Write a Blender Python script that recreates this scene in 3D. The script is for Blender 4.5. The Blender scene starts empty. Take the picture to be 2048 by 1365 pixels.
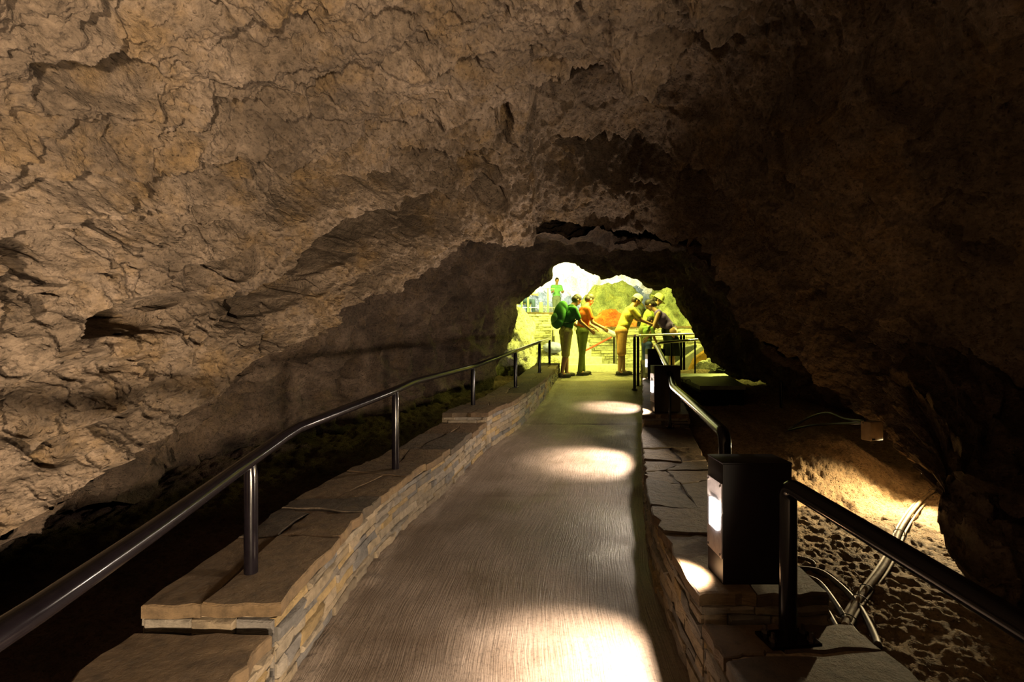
import bpy, bmesh, math, random
import numpy as np
from mathutils import Vector, Matrix

R = random.Random(7)
NR = np.random.RandomState(11)
scene = bpy.context.scene
COL = scene.collection

# ------------------------------------------------------------------ camera
F = 1000.0            # focal length in pixels of the 2048 px wide frame
CZ = 1.25             # camera height above the near path
cam_data = bpy.data.cameras.new('camera')
cam_data.sensor_width = 36.0
cam_data.lens = F / 2048.0 * 36.0
cam_data.clip_start = 0.02
cam = bpy.data.objects.new('camera', cam_data)
cam.location = (0, 0, CZ)
cam.rotation_euler = (math.pi / 2, 0, 0)
COL.objects.link(cam)
scene.camera = cam

# ------------------------------------------------------------------ world, exposure
world = bpy.data.worlds.new('world')
scene.world = world
world.use_nodes = True
world.node_tree.nodes['Background'].inputs[0].default_value = (0.9, 0.6, 0.4, 1)
world.node_tree.nodes['Background'].inputs[1].default_value = 0.0
scene.view_settings.view_transform = 'Standard'
scene.view_settings.look = 'None'
scene.view_settings.gamma = 1.0
scene.view_settings.exposure = 0.0
scene.view_settings.use_curve_mapping = False
scene.cycles.diffuse_bounces = 1


def area_light(name, loc, aim, size, size_y, power, color, spread=math.pi):
    l = bpy.data.lights.new(name, 'AREA')
    l.shape = 'RECTANGLE'
    l.size = size
    l.size_y = size_y
    l.energy = power
    l.color = color
    l.spread = spread
    o = bpy.data.objects.new(name, l)
    o.location = loc
    o.rotation_euler = (Vector(aim) - Vector(loc)).to_track_quat('-Z', 'Y').to_euler()
    COL.objects.link(o)
    return o


def spot_light(name, loc, aim, power, color, angle, blend=0.3, radius=0.04):
    l = bpy.data.lights.new(name, 'SPOT')
    l.energy = power
    l.color = color
    l.spot_size = math.radians(angle)
    l.spot_blend = blend
    l.shadow_soft_size = radius
    o = bpy.data.objects.new(name, l)
    o.location = loc
    o.rotation_euler = (Vector(aim) - Vector(loc)).to_track_quat('-Z', 'Y').to_euler()
    COL.objects.link(o)
    return o


def P(u, v, d):
    """World point seen at pixel (u, v) at distance d in front of the camera."""
    return Vector(((u - 1024.0) / F * d, d, (682.5 - v) / F * d + CZ))


WARM = (1.0, 0.80, 0.62)
LEMON = (0.94, 0.96, 0.17)
# bollard lamps (positions match the bollards built below)
BOLLARDS = [(0.755, 1.79, 0.377), (1.345, 4.72, 0.58), (1.93, 7.1, 0.70)]
LAMP_POWER = [13.0, 14.0, 10.0]
WIDE_POWER = [50.0, 88.0, 18.0]
for i, (bx, by, bz) in enumerate(BOLLARDS):
    area_light('bollard_light', (bx - 0.014, by + 0.068, bz + 0.235), (bx - 1, by - .05, bz + 0.62),
               0.09, 0.13, WIDE_POWER[i], WARM)
    spot_light('bollard_downlight', (bx - 0.03, by + 0.068, bz + 0.19), (bx - .36, by + 0.12, bz - .38),
               LAMP_POWER[i] * 34, WARM, 68, .8, .03)
# unseen lamps behind the photographer: an inferred bollard lamp, then an added one
area_light('unseen_light_behind', (0.76, -0.45, 0.42), (-0.24, -0.45, 0.65), 0.22, 0.16, 165.0, (1.0, .77, .51))
area_light('unseen_light_behind', (0.76, -2.3, 0.45), (-0.24, -2.3, 0.62), 0.22, 0.16, 1200.0, (1.0, .76, .50))  # added second lamp, grazes the vault and thins the rail's shadow
# floodlight hidden behind the low rock on the right
spot_light('hidden_floodlight', (2.90, 3.62, .47), (1.5, 1.9, .15), 330.0, (1.0, 0.74, 0.38), 160, .5, .05)
# yellow show lighting in the far chamber; front, ramp and bank lamps are added
area_light('chamber_light_left', (0.3, 12.6, 4.2), (2.4, 18.5, 0.8), 1.0, 1.0, 400.0, LEMON, 2.3)
area_light('chamber_light_right', (5.4, 11.6, 3.6), (3.0, 15.5, 0.6), 1.0, 1.0, 270.0, LEMON, 2.3)
area_light('chamber_light_top', (3.6, 21.6, 2.0), (2.0, 24.5, 4.4), 1.6, 1.6, 1100.0, (1.0, .97, .66), 2.6)
area_light('added_front_light', (2.0, 9.75, 3.15), (1.9, 12.6, 0.9), 1.6, .5, 160.0, LEMON, 2.6)  # added lamp hidden above the opening, lights the visitors from the front
spot_light('added_ramp_light', (4.7, 10.6, 2.3), (3.6, 8.9, .5), 420.0, LEMON, 80, .5, .1)  # added unseen lamp to brighten the ramp and the ground beside it
area_light('added_bank_light', (1.9, 10.0, 2.9), (-.2, 10.8, .9), .5, .5, 80.0, LEMON, 2.4)  # added unseen lamp for the near side of the rock bank


# ------------------------------------------------------------------ noise (numpy)
def _hash(ix, iy, iz, seed):
    h = (ix.astype(np.int64) * 374761393 + iy.astype(np.int64) * 668265263 +
         iz.astype(np.int64) * 2147483647 + seed * 974634777) & 0xffffffff
    h = ((h ^ (h >> 13)) * 1274126177) & 0xffffffff
    h = ((h ^ (h >> 16)) * 2246822519) & 0xffffffff
    return (h ^ (h >> 15)) & 0xffffffff


def perlin(p, seed=0):
    """Gradient noise at points p (N,3) -> about -1..1."""
    i = np.floor(p)
    f = p - i
    i = i.astype(np.int64)
    w = f * f * f * (f * (f * 6 - 15) + 10)
    out = 0
    for dx in (0, 1):
        wx = w[:, 0] if dx else 1 - w[:, 0]
        for dy in (0, 1):
            wy = w[:, 1] if dy else 1 - w[:, 1]
            for dz in (0, 1):
                wz = w[:, 2] if dz else 1 - w[:, 2]
                h = _hash(i[:, 0] + dx, i[:, 1] + dy, i[:, 2] + dz, seed)
                gx = ((h & 1023) / 511.5 - 1)
                gy = (((h >> 10) & 1023) / 511.5 - 1)
                gz = (((h >> 20) & 1023) / 511.5 - 1)
                out = out + wx * wy * wz * (gx * (f[:, 0] - dx) + gy * (f[:, 1] - dy) + gz * (f[:, 2] - dz))
    return out * 1.3


def fbm(p, scale, octaves=4, seed=0, gain=.5):
    a, s, o = 1.0, scale, 0
    for k in range(octaves):
        o = o + a * perlin(p * s + 17.3 * k, seed + k)
        a *= gain
        s *= 2.03
    return o


def ridged(p, scale, octaves=3, seed=0):
    a, s, o = 1.0, scale, 0
    for k in range(octaves):
        o = o + a * (1 - 2 * np.abs(perlin(p * s + 9.1 * k, seed + k)))
        a *= .5
        s *= 2.1
    return o


def worley(p, scale, seed=0):
    q = p * scale
    i = np.floor(q).astype(np.int64)
    best = np.full(len(p), 9.0)
    for dx in (-1, 0, 1):
        for dy in (-1, 0, 1):
            for dz in (-1, 0, 1):
                cx, cy, cz = i[:, 0] + dx, i[:, 1] + dy, i[:, 2] + dz
                h = _hash(cx, cy, cz, seed)
                px = cx + (h & 1023) / 1023.
                py = cy + ((h >> 10) & 1023) / 1023.
                pz = cz + ((h >> 20) & 1023) / 1023.
                dd = (q[:, 0] - px) ** 2 + (q[:, 1] - py) ** 2 + (q[:, 2] - pz) ** 2
                best = np.minimum(best, dd)
    return np.sqrt(best)


def sstep(a, b, x):
    t = np.clip((x - a) / (b - a), 0, 1)
    return t * t * (3 - 2 * t)


# ------------------------------------------------------------------ materials
def new_mat(name):
    m = bpy.data.materials.new(name)
    m.use_nodes = True
    nt = m.node_tree
    return m, nt, nt.nodes['Principled BSDF']


def nd(nt, kind, **kw):
    n = nt.nodes.new(kind)
    for k, v in kw.items():
        setattr(n, k, v)
    return n


def ramp(nt, src, stops):
    r = nd(nt, 'ShaderNodeValToRGB')
    e = r.color_ramp.elements
    while len(e) < len(stops):
        e.new(.5)
    for k, (p, c) in enumerate(stops):
        e[k].position = p
        e[k].color = (c[0], c[1], c[2], 1) if not isinstance(c, (int, float)) else (c, c, c, 1)
    nt.links.new(src, r.inputs[0])
    return r.outputs[0]


def noise(nt, scale, detail=5, rough=.55, vec=None, dist=0.0):
    n = nd(nt, 'ShaderNodeTexNoise')
    n.inputs['Scale'].default_value = scale
    n.inputs['Detail'].default_value = detail
    n.inputs['Roughness'].default_value = rough
    n.inputs['Distortion'].default_value = dist
    if vec is None:
        vec = coords(nt)
    nt.links.new(vec, n.inputs['Vector'])
    return n.outputs['Fac']


def coords(nt):
    for n in nt.nodes:
        if n.type == 'TEX_COORD':
            return n.outputs['Object']
    return nd(nt, 'ShaderNodeTexCoord').outputs['Object']


def mixc(nt, fac, a, b, mode='MIX'):
    m = nd(nt, 'ShaderNodeMix', data_type='RGBA', blend_type=mode)
    for sock, val in ((m.inputs[0], fac), (m.inputs[6], a), (m.inputs[7], b)):
        if hasattr(val, 'links') or isinstance(val, bpy.types.NodeSocket):
            nt.links.new(val, sock)
        elif isinstance(val, (int, float)):
            sock.default_value = val
        else:
            sock.default_value = (val[0], val[1], val[2], 1)
    return m.outputs[2]


def bump(nt, bsdf, height, strength, dist, chain=None):
    b = nd(nt, 'ShaderNodeBump')
    b.inputs['Strength'].default_value = strength
    b.inputs['Distance'].default_value = dist
    nt.links.new(height, b.inputs['Height'])
    if chain is not None:
        nt.links.new(chain, b.inputs['Normal'])
    nt.links.new(b.outputs[0], bsdf.inputs['Normal'])
    return b.outputs[0]


def rock_material(name, dark, mid, light, ochre, ochre_amt=.5, fine=1.0, bumpy=1.0, rough=.9):
    m, nt, b = new_mat(name)
    n1 = noise(nt, 1.3 * fine, 6, .62, dist=.4)
    base = ramp(nt, n1, [(.30, dark), (.5, mid), (.68, light)])
    n2 = noise(nt, 2.1 * fine, 5, .7)
    f2 = ramp(nt, n2, [(.50, 0.0), (.66, ochre_amt)])
    c = mixc(nt, f2, base, ochre)
    n3 = noise(nt, 22 * fine, 6, .75)
    f3 = ramp(nt, n3, [(.32, .38), (.5, .95), (.7, 1.35)])
    c = mixc(nt, 1.0, c, f3, 'MULTIPLY')
    n5 = noise(nt, 5.5 * fine, 4, .6)
    c = mixc(nt, ramp(nt, n5, [(.55, 0.0), (.72, .45)]), c, (dark[0] * .75, dark[1] * .8, dark[2] * .9))
    nt.links.new(c, b.inputs['Base Color'])
    b.inputs['Roughness'].default_value = rough
    b.inputs['Specular IOR Level'].default_value = .25
    n4 = noise(nt, 45 * fine, 8, .7)
    ch = bump(nt, b, n4, .85 * bumpy, .03)
    v = nd(nt, 'ShaderNodeTexVoronoi')
    v.inputs['Scale'].default_value = 38 * fine
    nt.links.new(coords(nt), v.inputs['Vector'])
    pit = ramp(nt, v.outputs['Distance'], [(.0, 0.0), (.35, 1.0)])
    bump(nt, b, pit, .8 * bumpy, .014, ch)
    return m


def simple_mat(name, color, rough=.6, metal=0.0, var=.12, scale=30, bumpd=0.0, spec=.5, emit=None, estr=0):
    m, nt, b = new_mat(name)
    n = noise(nt, scale, 4, .6)
    lo = [max(0, c * (1 - var * 2)) for c in color]
    hi = [min(1, c * (1 + var * 1.5)) for c in color]
    nt.links.new(ramp(nt, n, [(.3, lo), (.7, hi)]), b.inputs['Base Color'])
    b.inputs['Roughness'].default_value = rough
    b.inputs['Metallic'].default_value = metal
    b.inputs['Specular IOR Level'].default_value = spec
    if bumpd:
        bump(nt, b, n, .5, bumpd)
    if emit:
        b.inputs['Emission Color'].default_value = (*emit, 1)
        b.inputs['Emission Strength'].default_value = estr
    return m


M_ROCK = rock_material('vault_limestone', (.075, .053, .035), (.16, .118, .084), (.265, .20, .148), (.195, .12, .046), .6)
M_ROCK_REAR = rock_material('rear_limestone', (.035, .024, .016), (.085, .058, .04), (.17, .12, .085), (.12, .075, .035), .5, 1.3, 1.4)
M_ROCK_R = rock_material('ground_rock', (.17, .11, .055), (.32, .22, .12), (.42, .30, .17), (.36, .23, .09), .4, 1.4, 1.3)
M_SOIL = rock_material('dark_soil', (.05, .03, .022), (.10, .06, .045), (.16, .10, .07), (.12, .07, .04), .3, 1.5)
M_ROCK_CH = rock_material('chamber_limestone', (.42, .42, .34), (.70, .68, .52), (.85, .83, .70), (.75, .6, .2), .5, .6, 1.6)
M_ROCK_BLUE = rock_material('blue_grey_limestone', (.10, .13, .16), (.22, .27, .30), (.4, .44, .42), (.3, .33, .2), .3, 1.0, 1.5)
M_ROCK_DRAPE = rock_material('draped_limestone', (.10, .12, .07), (.24, .26, .15), (.42, .42, .28), (.34, .3, .08), .4, 1.2, 1.5)
M_ROCK_RED = rock_material('red_ochre_rock', (.35, .06, .02), (.62, .16, .04), (.75, .3, .1), (.8, .32, .05), .5, 1.2, 1.5)
M_BLACK = simple_mat('black_painted_metal', (.004, .003, .004), .17, 0.0, .15, 25, spec=.17)
M_BOX = simple_mat('dark_bollard_steel', (.006, .004, .005), .45, 0.0, .15, 18, spec=.2)
M_PLATE = simple_mat('galvanised_plate', (.30, .27, .28), .42, .6, .12, 30)
M_STEEL = simple_mat('brushed_steel', (.62, .60, .55), .25, .9, .06, 40)
M_BOLT = simple_mat('bolt_steel', (.10, .08, .07), .4, .8, .2, 90)
M_LENS = simple_mat('lamp_lens', (.9, .9, .9), .3, emit=(1.0, .93, .86), estr=30.0)
M_MORTAR = simple_mat('mortar', (.20, .15, .10), .95, 0, .25, 40, .006, .2)
M_HOSE = simple_mat('dusty_conduit', (.17, .125, .07), .7, 0, .3, 35, .002, .3)
M_HOSE_D = simple_mat('dark_cable', (.055, .042, .028), .6, 0, .3, 35, .001, .3)
M_TIE = simple_mat('black_cable_tie', (.02, .02, .02), .5)
M_CONC = simple_mat('grey_concrete', (.25, .26, .23), .9, 0, .2, 14, .004, .2)
M_CONC_Y = simple_mat('pale_concrete', (.62, .60, .50), .9, 0, .12, 14, .004, .2)
M_ORANGE = simple_mat('orange_clay', (.55, .30, .07), .9, 0, .3, 6, .004, .2)
M_HATCH = simple_mat('hatch_metal', (.12, .135, .12), .55, .3, .2, 10)


def stone_material():
    """Slate stones: each stone carries its own colour in the 'stone' attribute."""
    m, nt, b = new_mat('slate_stone')
    a = nd(nt, 'ShaderNodeAttribute')
    a.attribute_name = 'stone'
    n3 = noise(nt, 18, 6, .7)
    f3 = ramp(nt, n3, [(.3, .5), (.5, .95), (.72, 1.3)])
    c = mixc(nt, 1.0, a.outputs['Color'], f3, 'MULTIPLY')
    n2 = noise(nt, 4, 4, .6)
    c = mixc(nt, ramp(nt, n2, [(.60, 0.0), (.74, .35)]), c, (.36, .25, .10))
    c = mixc(nt, 1.0, c, (.66, .66, .66), 'MULTIPLY')
    nt.links.new(c, b.inputs['Base Color'])
    b.inputs['Roughness'].default_value = .75
    b.inputs['Specular IOR Level'].default_value = .3
    mp = nd(nt, 'ShaderNodeMapping')
    mp.inputs['Scale'].default_value = (1, 1, 3.5)
    nt.links.new(coords(nt), mp.inputs[0])
    n4 = noise(nt, 26, 8, .7, vec=mp.outputs[0])
    bump(nt, b, n4, .8, .03)
    return m


M_STONE = stone_material()


def path_material():
    m, nt, b = new_mat('brushed_concrete_path')
    uv = nd(nt, 'ShaderNodeUVMap')
    uv.uv_map = 'UVMap'
    mp = nd(nt, 'ShaderNodeMapping')
    mp.inputs['Scale'].default_value = (1.0, .025, 1)
    # gently curved strokes
    n0 = noise(nt, 1.2, 2, .5)
    sep = nd(nt, 'ShaderNodeSeparateXYZ')
    nt.links.new(uv.outputs[0], sep.inputs[0])
    ad = nd(nt, 'ShaderNodeMath', operation='MULTIPLY_ADD')
    nt.links.new(n0, ad.inputs[0])
    ad.inputs[1].default_value = .10
    nt.links.new(sep.outputs[0], ad.inputs[2])
    cmb = nd(nt, 'ShaderNodeCombineXYZ')
    nt.links.new(ad.outputs[0], cmb.inputs[0])
    nt.links.new(sep.outputs[1], cmb.inputs[1])
    nt.links.new(cmb.outputs[0], mp.inputs[0])
    streak = noise(nt, 150, 3, .6, vec=mp.outputs[0])
    spots = noise(nt, 60, 5, .7)
    blot = noise(nt, 2.2, 4, .6)
    base = ramp(nt, blot, [(.35, (.115, .085, .062)), (.6, (.18, .14, .107))])
    c = mixc(nt, 1.0, base, ramp(nt, streak, [(.38, .72), (.6, 1.12)]), 'MULTIPLY')
    c = mixc(nt, 1.0, c, ramp(nt, spots, [(.32, .55), (.5, 1.05)]), 'MULTIPLY')
    nt.links.new(c, b.inputs['Base Color'])
    nt.links.new(ramp(nt, blot, [(.35, .42), (.6, .62)]), b.inputs['Roughness'])
    b.inputs['Specular IOR Level'].default_value = .45
    ch = bump(nt, b, streak, .55, .006)
    bump(nt, b, spots, .35, .004, ch)
    return m


M_PATH = path_material()


# ------------------------------------------------------------------ scene helpers
def tag(o, label=None, cat=None, group=None, kind=None):
    if label:
        o['label'] = label
    if cat:
        o['category'] = cat
    if group:
        o['group'] = group
    if kind:
        o['kind'] = kind
    return o


def empty(name, loc, label, cat, group=None):
    o = bpy.data.objects.new(name, None)
    o.location = loc
    o.empty_display_size = .1
    COL.objects.link(o)
    return tag(o, label, cat, group)


def link_mesh(name, verts, faces, mat, parent=None, smooth=False, mats=None, face_mat=None):
    me = bpy.data.meshes.new(name)
    me.from_pydata([tuple(v) for v in verts], [], faces)
    me.update()
    o = bpy.data.objects.new(name, me)
    for mm in (mats or [mat]):
        me.materials.append(mm)
    if face_mat is not None:
        me.polygons.foreach_set('material_index', face_mat)
    if smooth:
        me.polygons.foreach_set('use_smooth', [True] * len(me.polygons))
    COL.objects.link(o)
    if parent is not None:
        o.parent = parent
        o.matrix_parent_inverse = Matrix.Translation(parent.location).inverted()
    return o


class MB:
    """Collects shapes in world coordinates and links them as one mesh."""

    def __init__(s):
        s.v, s.f, s.c = [], [], []

    def add(s, vs, fs, col=None):
        o = len(s.v)
        s.v += [Vector(v) for v in vs]
        s.f += [tuple(i + o for i in f) for f in fs]
        s.c += [col or (.3, .3, .3)] * len(fs)

    def box(s, lo, hi, bev=0.0, col=None, rz=0, piv=None):
        bm = bmesh.new()
        bmesh.ops.create_cube(bm, size=1)
        c = [(a + b) / 2 for a, b in zip(lo, hi)]
        d = [b - a for a, b in zip(lo, hi)]
        for v in bm.verts:
            v.co = Vector((v.co.x * d[0], v.co.y * d[1], v.co.z * d[2]))
        if bev:
            bmesh.ops.bevel(bm, geom=list(bm.edges), offset=bev, segments=2, affect='EDGES', profile=.6)
        rot = Matrix.Rotation(rz, 3, 'Z')
        piv = Vector(piv) if piv else Vector(c)
        bm.verts.index_update()
        vs = [rot @ (v.co + Vector(c) - piv) + piv for v in bm.verts]
        fs = [[v.index for v in f.verts] for f in bm.faces]
        bm.free()
        s.add(vs, fs, col)

    def tube(s, pts, r, n=14, cap=True, rfun=None):
        pts = [Vector(p) for p in pts]
        rings = []
        t0 = (pts[1] - pts[0]).normalized()
        up = Vector((0, 0, 1)) if abs(t0.z) < .9 else Vector((1, 0, 0))
        nrm = t0.cross(up).normalized()
        for i, p in enumerate(pts):
            a = pts[max(i - 1, 0)]
            b = pts[min(i + 1, len(pts) - 1)]
            t = (b - a).normalized()
            nrm = (nrm - t * nrm.dot(t)).normalized()
            bn = t.cross(nrm)
            rr = r if rfun is None else rfun(i)
            k = 1.0
            if 0 < i < len(pts) - 1:
                ca = (pts[i] - a).normalized().dot((b - pts[i]).normalized())
                k = 1 / max(.6, math.sqrt((1 + ca) / 2))
            rings.append([p + (nrm * math.cos(q) + bn * math.sin(q)) * rr * k
                          for q in [2 * math.pi * j / n for j in range(n)]])
        vs = [v for ring in rings for v in ring]
        fs = []
        for i in range(len(rings) - 1):
            for j in range(n):
                k2 = (j + 1) % n
                fs.append((i * n + j, i * n + k2, (i + 1) * n + k2, (i + 1) * n + j))
        if cap:
            fs.append(tuple(range(n))[::-1])
            fs.append(tuple((len(rings) - 1) * n + j for j in range(n)))
        s.add(vs, fs)

    def cyl(s, a, b, r, r2=None, n=16):
        s.tube([a, b], r, n, True, (lambda i: r if i == 0 else (r if r2 is None else r2)))

    def ball(s, c, rx, ry=None, rz=None, n=14, m=9, rot=None):
        ry = ry or rx
        rz = rz or rx
        vs, fs = [], []
        for i in range(m + 1):
            th = math.pi * i / m
            for j in range(n):
                ph = 2 * math.pi * j / n
                q = Vector((rx * math.sin(th) * math.cos(ph), ry * math.sin(th) * math.sin(ph), rz * math.cos(th)))
                if rot is not None:
                    q = rot @ q
                vs.append(q + Vector(c))
        for i in range(m):
            for j in range(n):
                fs.append((i * n + j, (i + 1) * n + j, (i + 1) * n + (j + 1) % n, i * n + (j + 1) % n))
        s.add(vs, fs)

    def build(s, name, mat, parent=None, smooth=True, angle=.6, colors=False):
        o = link_mesh(name, s.v, s.f, mat, parent, smooth)
        if colors:
            at = o.data.color_attributes.new('stone', 'FLOAT_COLOR', 'CORNER')
            arr = []
            for p, c in zip(o.data.polygons, s.c):
                arr += [c[0], c[1], c[2], 1] * len(p.vertices)
            at.data.foreach_set('color', arr)
        if smooth:
            try:
                o.data.set_sharp_from_angle(angle=angle)
            except Exception:
                pass
        return o


def round_path(pts, rad, n=6):
    """Polyline with rounded corners."""
    pts = [Vector(p) for p in pts]
    out = [pts[0]]
    for i in range(1, len(pts) - 1):
        a, b, c = pts[i - 1], pts[i], pts[i + 1]
        r = min(rad, (a - b).length * .45, (c - b).length * .45)
        p0 = b + (a - b).normalized() * r
        p1 = b + (c - b).normalized() * r
        for k in range(n + 1):
            t = k / n
            out.append((1 - t) ** 2 * p0 + 2 * t * (1 - t) * b + t * t * p1)
    out.append(pts[-1])
    return out


def smooth_path(pts, n=10):
    """Catmull-Rom through the points."""
    pts = [Vector(p) for p in pts]
    q = [2 * pts[0] - pts[1]] + pts + [2 * pts[-1] - pts[-2]]
    out = []
    for i in range(1, len(q) - 2):
        for k in range(n):
            t = k / n
            a, b, c, d = q[i - 1], q[i], q[i + 1], q[i + 2]
            out.append(.5 * ((2 * b) + (-a + c) * t + (2 * a - 5 * b + 4 * c - d) * t * t + (-a + 3 * b - 3 * c + d) * t ** 3))
    out.append(pts[-1])
    return out


def resample(pts, step):
    pts = [Vector(p) for p in pts]
    out = [pts[0]]
    acc = 0
    for a, b in zip(pts, pts[1:]):
        L = (b - a).length
        x = step - acc
        while x < L:
            out.append(a + (b - a) * (x / L))
            x += step
        acc = L - (x - step)
    return out


# ------------------------------------------------------------------ lofted rock surfaces
def catmull_matrix(n_ctrl, n_out, tension=.5):
    """Dense interpolation weights (n_out, n_ctrl)."""
    Mx = np.zeros((n_out, n_ctrl))
    for k in range(n_out):
        x = k / (n_out - 1) * (n_ctrl - 1)
        i = min(int(x), n_ctrl - 2)
        t = x - i
        w = [-tension * t + 2 * tension * t * t - tension * t ** 3,
             1 + (tension - 3) * t * t + (2 - tension) * t ** 3,
             tension * t + (3 - 2 * tension) * t * t + (tension - 2) * t ** 3,
             -tension * t * t + tension * t ** 3]
        for j, wj in zip((i - 1, i, i + 1, i + 2), w):
            if j < 0:
                Mx[k, 0] += 2 * wj
                Mx[k, 1] -= wj
            elif j >= n_ctrl:
                Mx[k, n_ctrl - 1] += 2 * wj
                Mx[k, n_ctrl - 2] -= wj
            else:
                Mx[k, j] += wj
    return Mx


def loft(rings, ns, nt_, t_tension=.4):
    """rings: list of lists of Vectors (equal length). returns grid (nt, ns, 3)."""
    A = np.array([[tuple(p) for p in r] for r in rings])         # (K, S, 3)
    Ms = catmull_matrix(A.shape[1], ns, .5)
    Mt = catmull_matrix(A.shape[0], nt_, t_tension)
    B = np.einsum('ks,jsc->jkc', Ms, A)
    return np.einsum('tj,jkc->tkc', Mt, B)


def grid_normals(G):
    du = np.gradient(G, axis=1)
    dv = np.gradient(G, axis=0)
    n = np.cross(du, dv)
    return n / (np.linalg.norm(n, axis=2, keepdims=True) + 1e-9)


def grid_object(name, G, mat, kind='structure', flip=False, parent=None, mats=None, fm=None):
    nt_, ns = G.shape[:2]
    me = bpy.data.meshes.new(name)
    nv = nt_ * ns
    me.vertices.add(nv)
    me.vertices.foreach_set('co', G.reshape(-1).astype(np.float32))
    idx = np.arange(nv).reshape(nt_, ns)
    a, b, c, d = idx[:-1, :-1], idx[:-1, 1:], idx[1:, 1:], idx[1:, :-1]
    q = np.stack([a, b, c, d] if not flip else [a, d, c, b], -1).reshape(-1)
    nf = len(q) // 4
    me.loops.add(len(q))
    me.loops.foreach_set('vertex_index', q.astype(np.int32))
    me.polygons.add(nf)
    me.polygons.foreach_set('loop_start', np.arange(0, nf * 4, 4, dtype=np.int32))
    try:
        me.polygons.foreach_set('loop_total', np.full(nf, 4, dtype=np.int32))
    except Exception:
        pass
    me.polygons.foreach_set('use_smooth', np.ones(nf, dtype=bool))
    for mm in (mats or [mat]):
        me.materials.append(mm)
    if fm is not None:
        me.polygons.foreach_set('material_index', fm.reshape(-1).astype(np.int32))
    me.update(calc_edges=True)
    me.validate()
    o = bpy.data.objects.new(name, me)
    COL.objects.link(o)
    if kind:
        o['kind'] = kind
    if parent is not None:
        o.parent = parent
        o.matrix_parent_inverse = Matrix.Translation(parent.location).inverted()
    return o


def project(G):
    u = 1024 + F * G[..., 0] / np.maximum(G[..., 1], .05)
    v = 682.5 - F * (G[..., 2] - CZ) / np.maximum(G[..., 1], .05)
    return u, v


# near vault ---------------------------------------------------------------
# lower lip of the near arch
A_PX = [(-170, 1200, 1.75), (0, 1078, 2.0), (110, 1010, 2.2), (205, 950, 2.4), (320, 885, 2.8), (430, 798, 3.2),
        (510, 722, 3.5), (600, 690, 3.8), (700, 650, 4.1), (725, 605, 4.3), (800, 582, 4.5), (860, 540, 4.7),
        (930, 492, 4.9), (1000, 487, 5.1), (1060, 492, 5.2), (1130, 488, 5.3), (1200, 497, 5.4), (1270, 508, 5.4),
        (1330, 508, 5.3), (1395, 530, 5.2), (1432, 585, 5.1), (1475, 645, 4.9), (1530, 705, 4.7), (1590, 765, 4.4),
        (1650, 808, 4.2), (1705, 852, 3.75), (1770, 905, 3.2), (1850, 958, 2.65), (1872, 1010, 2.4), (1915, 1095, 2.05),
        (2050, 1140, 1.85), (2300, 1290, 1.6)]
NS = len(A_PX)
ring_A = [P(*p) for p in A_PX]


def ring_from_centre(scale_px, depth_fn, c=(1160, 690)):
    out = []
    for k, (u, v, d) in enumerate(A_PX):
        s = k / (NS - 1)
        uu = c[0] + (u - c[0]) * scale_px(s)
        vv = c[1] + (v - c[1]) * scale_px(s)
        out.append(P(uu, vv, depth_fn(s, d)))
    return out


def polar_ring(centre, pts, s_list):
    return None


# mid ring: features at about half-way between the lip and the frame
M_PX = [(-420, 1050, 1.6), (-300, 880, 1.7), (-150, 760, 1.9), (0, 660, 2.1), (110, 580, 2.4), (230, 510, 2.7),
        (340, 455, 3.0), (440, 420, 3.2), (520, 395, 3.4), (590, 370, 3.6), (650, 345, 3.75), (720, 325, 3.85),
        (790, 305, 3.95), (870, 290, 4.0), (950, 280, 4.05), (1030, 275, 4.1), (1110, 275, 4.15), (1190, 285, 4.2),
        (1270, 300, 4.2), (1350, 330, 4.2), (1430, 375, 4.15), (1500, 430, 4.1), (1570, 485, 4.0), (1640, 535, 3.9),
        (1710, 590, 3.75), (1780, 650, 3.6), (1860, 720, 3.4), (1950, 800, 3.1), (2050, 880, 2.8), (2160, 960, 2.5),
        (2300, 1040, 2.2), (2500, 1150, 2.0)]
ring_M = [P(*p) for p in M_PX]
# ring crossing the picture's frame
N_PX = [(-900, 900, 1.3), (-760, 650, 1.35), (-600, 450, 1.4), (-430, 300, 1.5), (-270, 190, 1.6), (-100, 110, 1.7),
        (60, 50, 1.8), (200, 10, 1.9), (330, -20, 1.95), (440, -40, 2.0), (540, -50, 2.05), (640, -60, 2.1),
        (740, -65, 2.1), (840, -70, 2.15), (940, -70, 2.15), (1040, -70, 2.2), (1140, -60, 2.2), (1240, -40, 2.25),
        (1340, -10, 2.3), (1440, 20, 2.35), (1540, 50, 2.4), (1640, 90, 2.45), (1740, 140, 2.45), (1840, 200, 2.45),
        (1940, 270, 2.4), (2050, 350, 2.35), (2160, 450, 2.3), (2280, 560, 2.2), (2420, 700, 2.1), (2580, 850, 2.0),
        (2750, 980, 1.9), (2950, 1150, 1.8)]
ring_N = [P(*p) for p in N_PX]


def arch_ring(y, xl, xr, zt, zf):
    out = []
    for k in range(NS):
        a = math.pi * (1 - k / (NS - 1))
        cx, hw = (xl + xr) / 2, (xr - xl) / 2
        out.append(Vector((cx + hw * math.cos(a) * (1.0), y, zf + (zt - zf) * math.sin(a) ** .75)))
    return out


ring_O1 = arch_ring(.5, -2.1, 2.9, 2.75, .1)
ring_O2 = arch_ring(-1.6, -2.3, 2.7, 3.0, .0)

RES_S, RES_T = 1300, 760
MA = np.array([[tuple(p) for p in r] for r in [ring_O2, ring_O1, ring_N, ring_M, ring_A]])
Ms = catmull_matrix(NS, RES_S, .5)
Bm = np.einsum('ks,jsc->jkc', Ms, MA)
# uneven sampling across: few rows behind the camera, many in view
tt = np.concatenate([np.linspace(0, 1.5, 50, endpoint=False), np.linspace(1.5, 4, RES_T - 50)])


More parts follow.
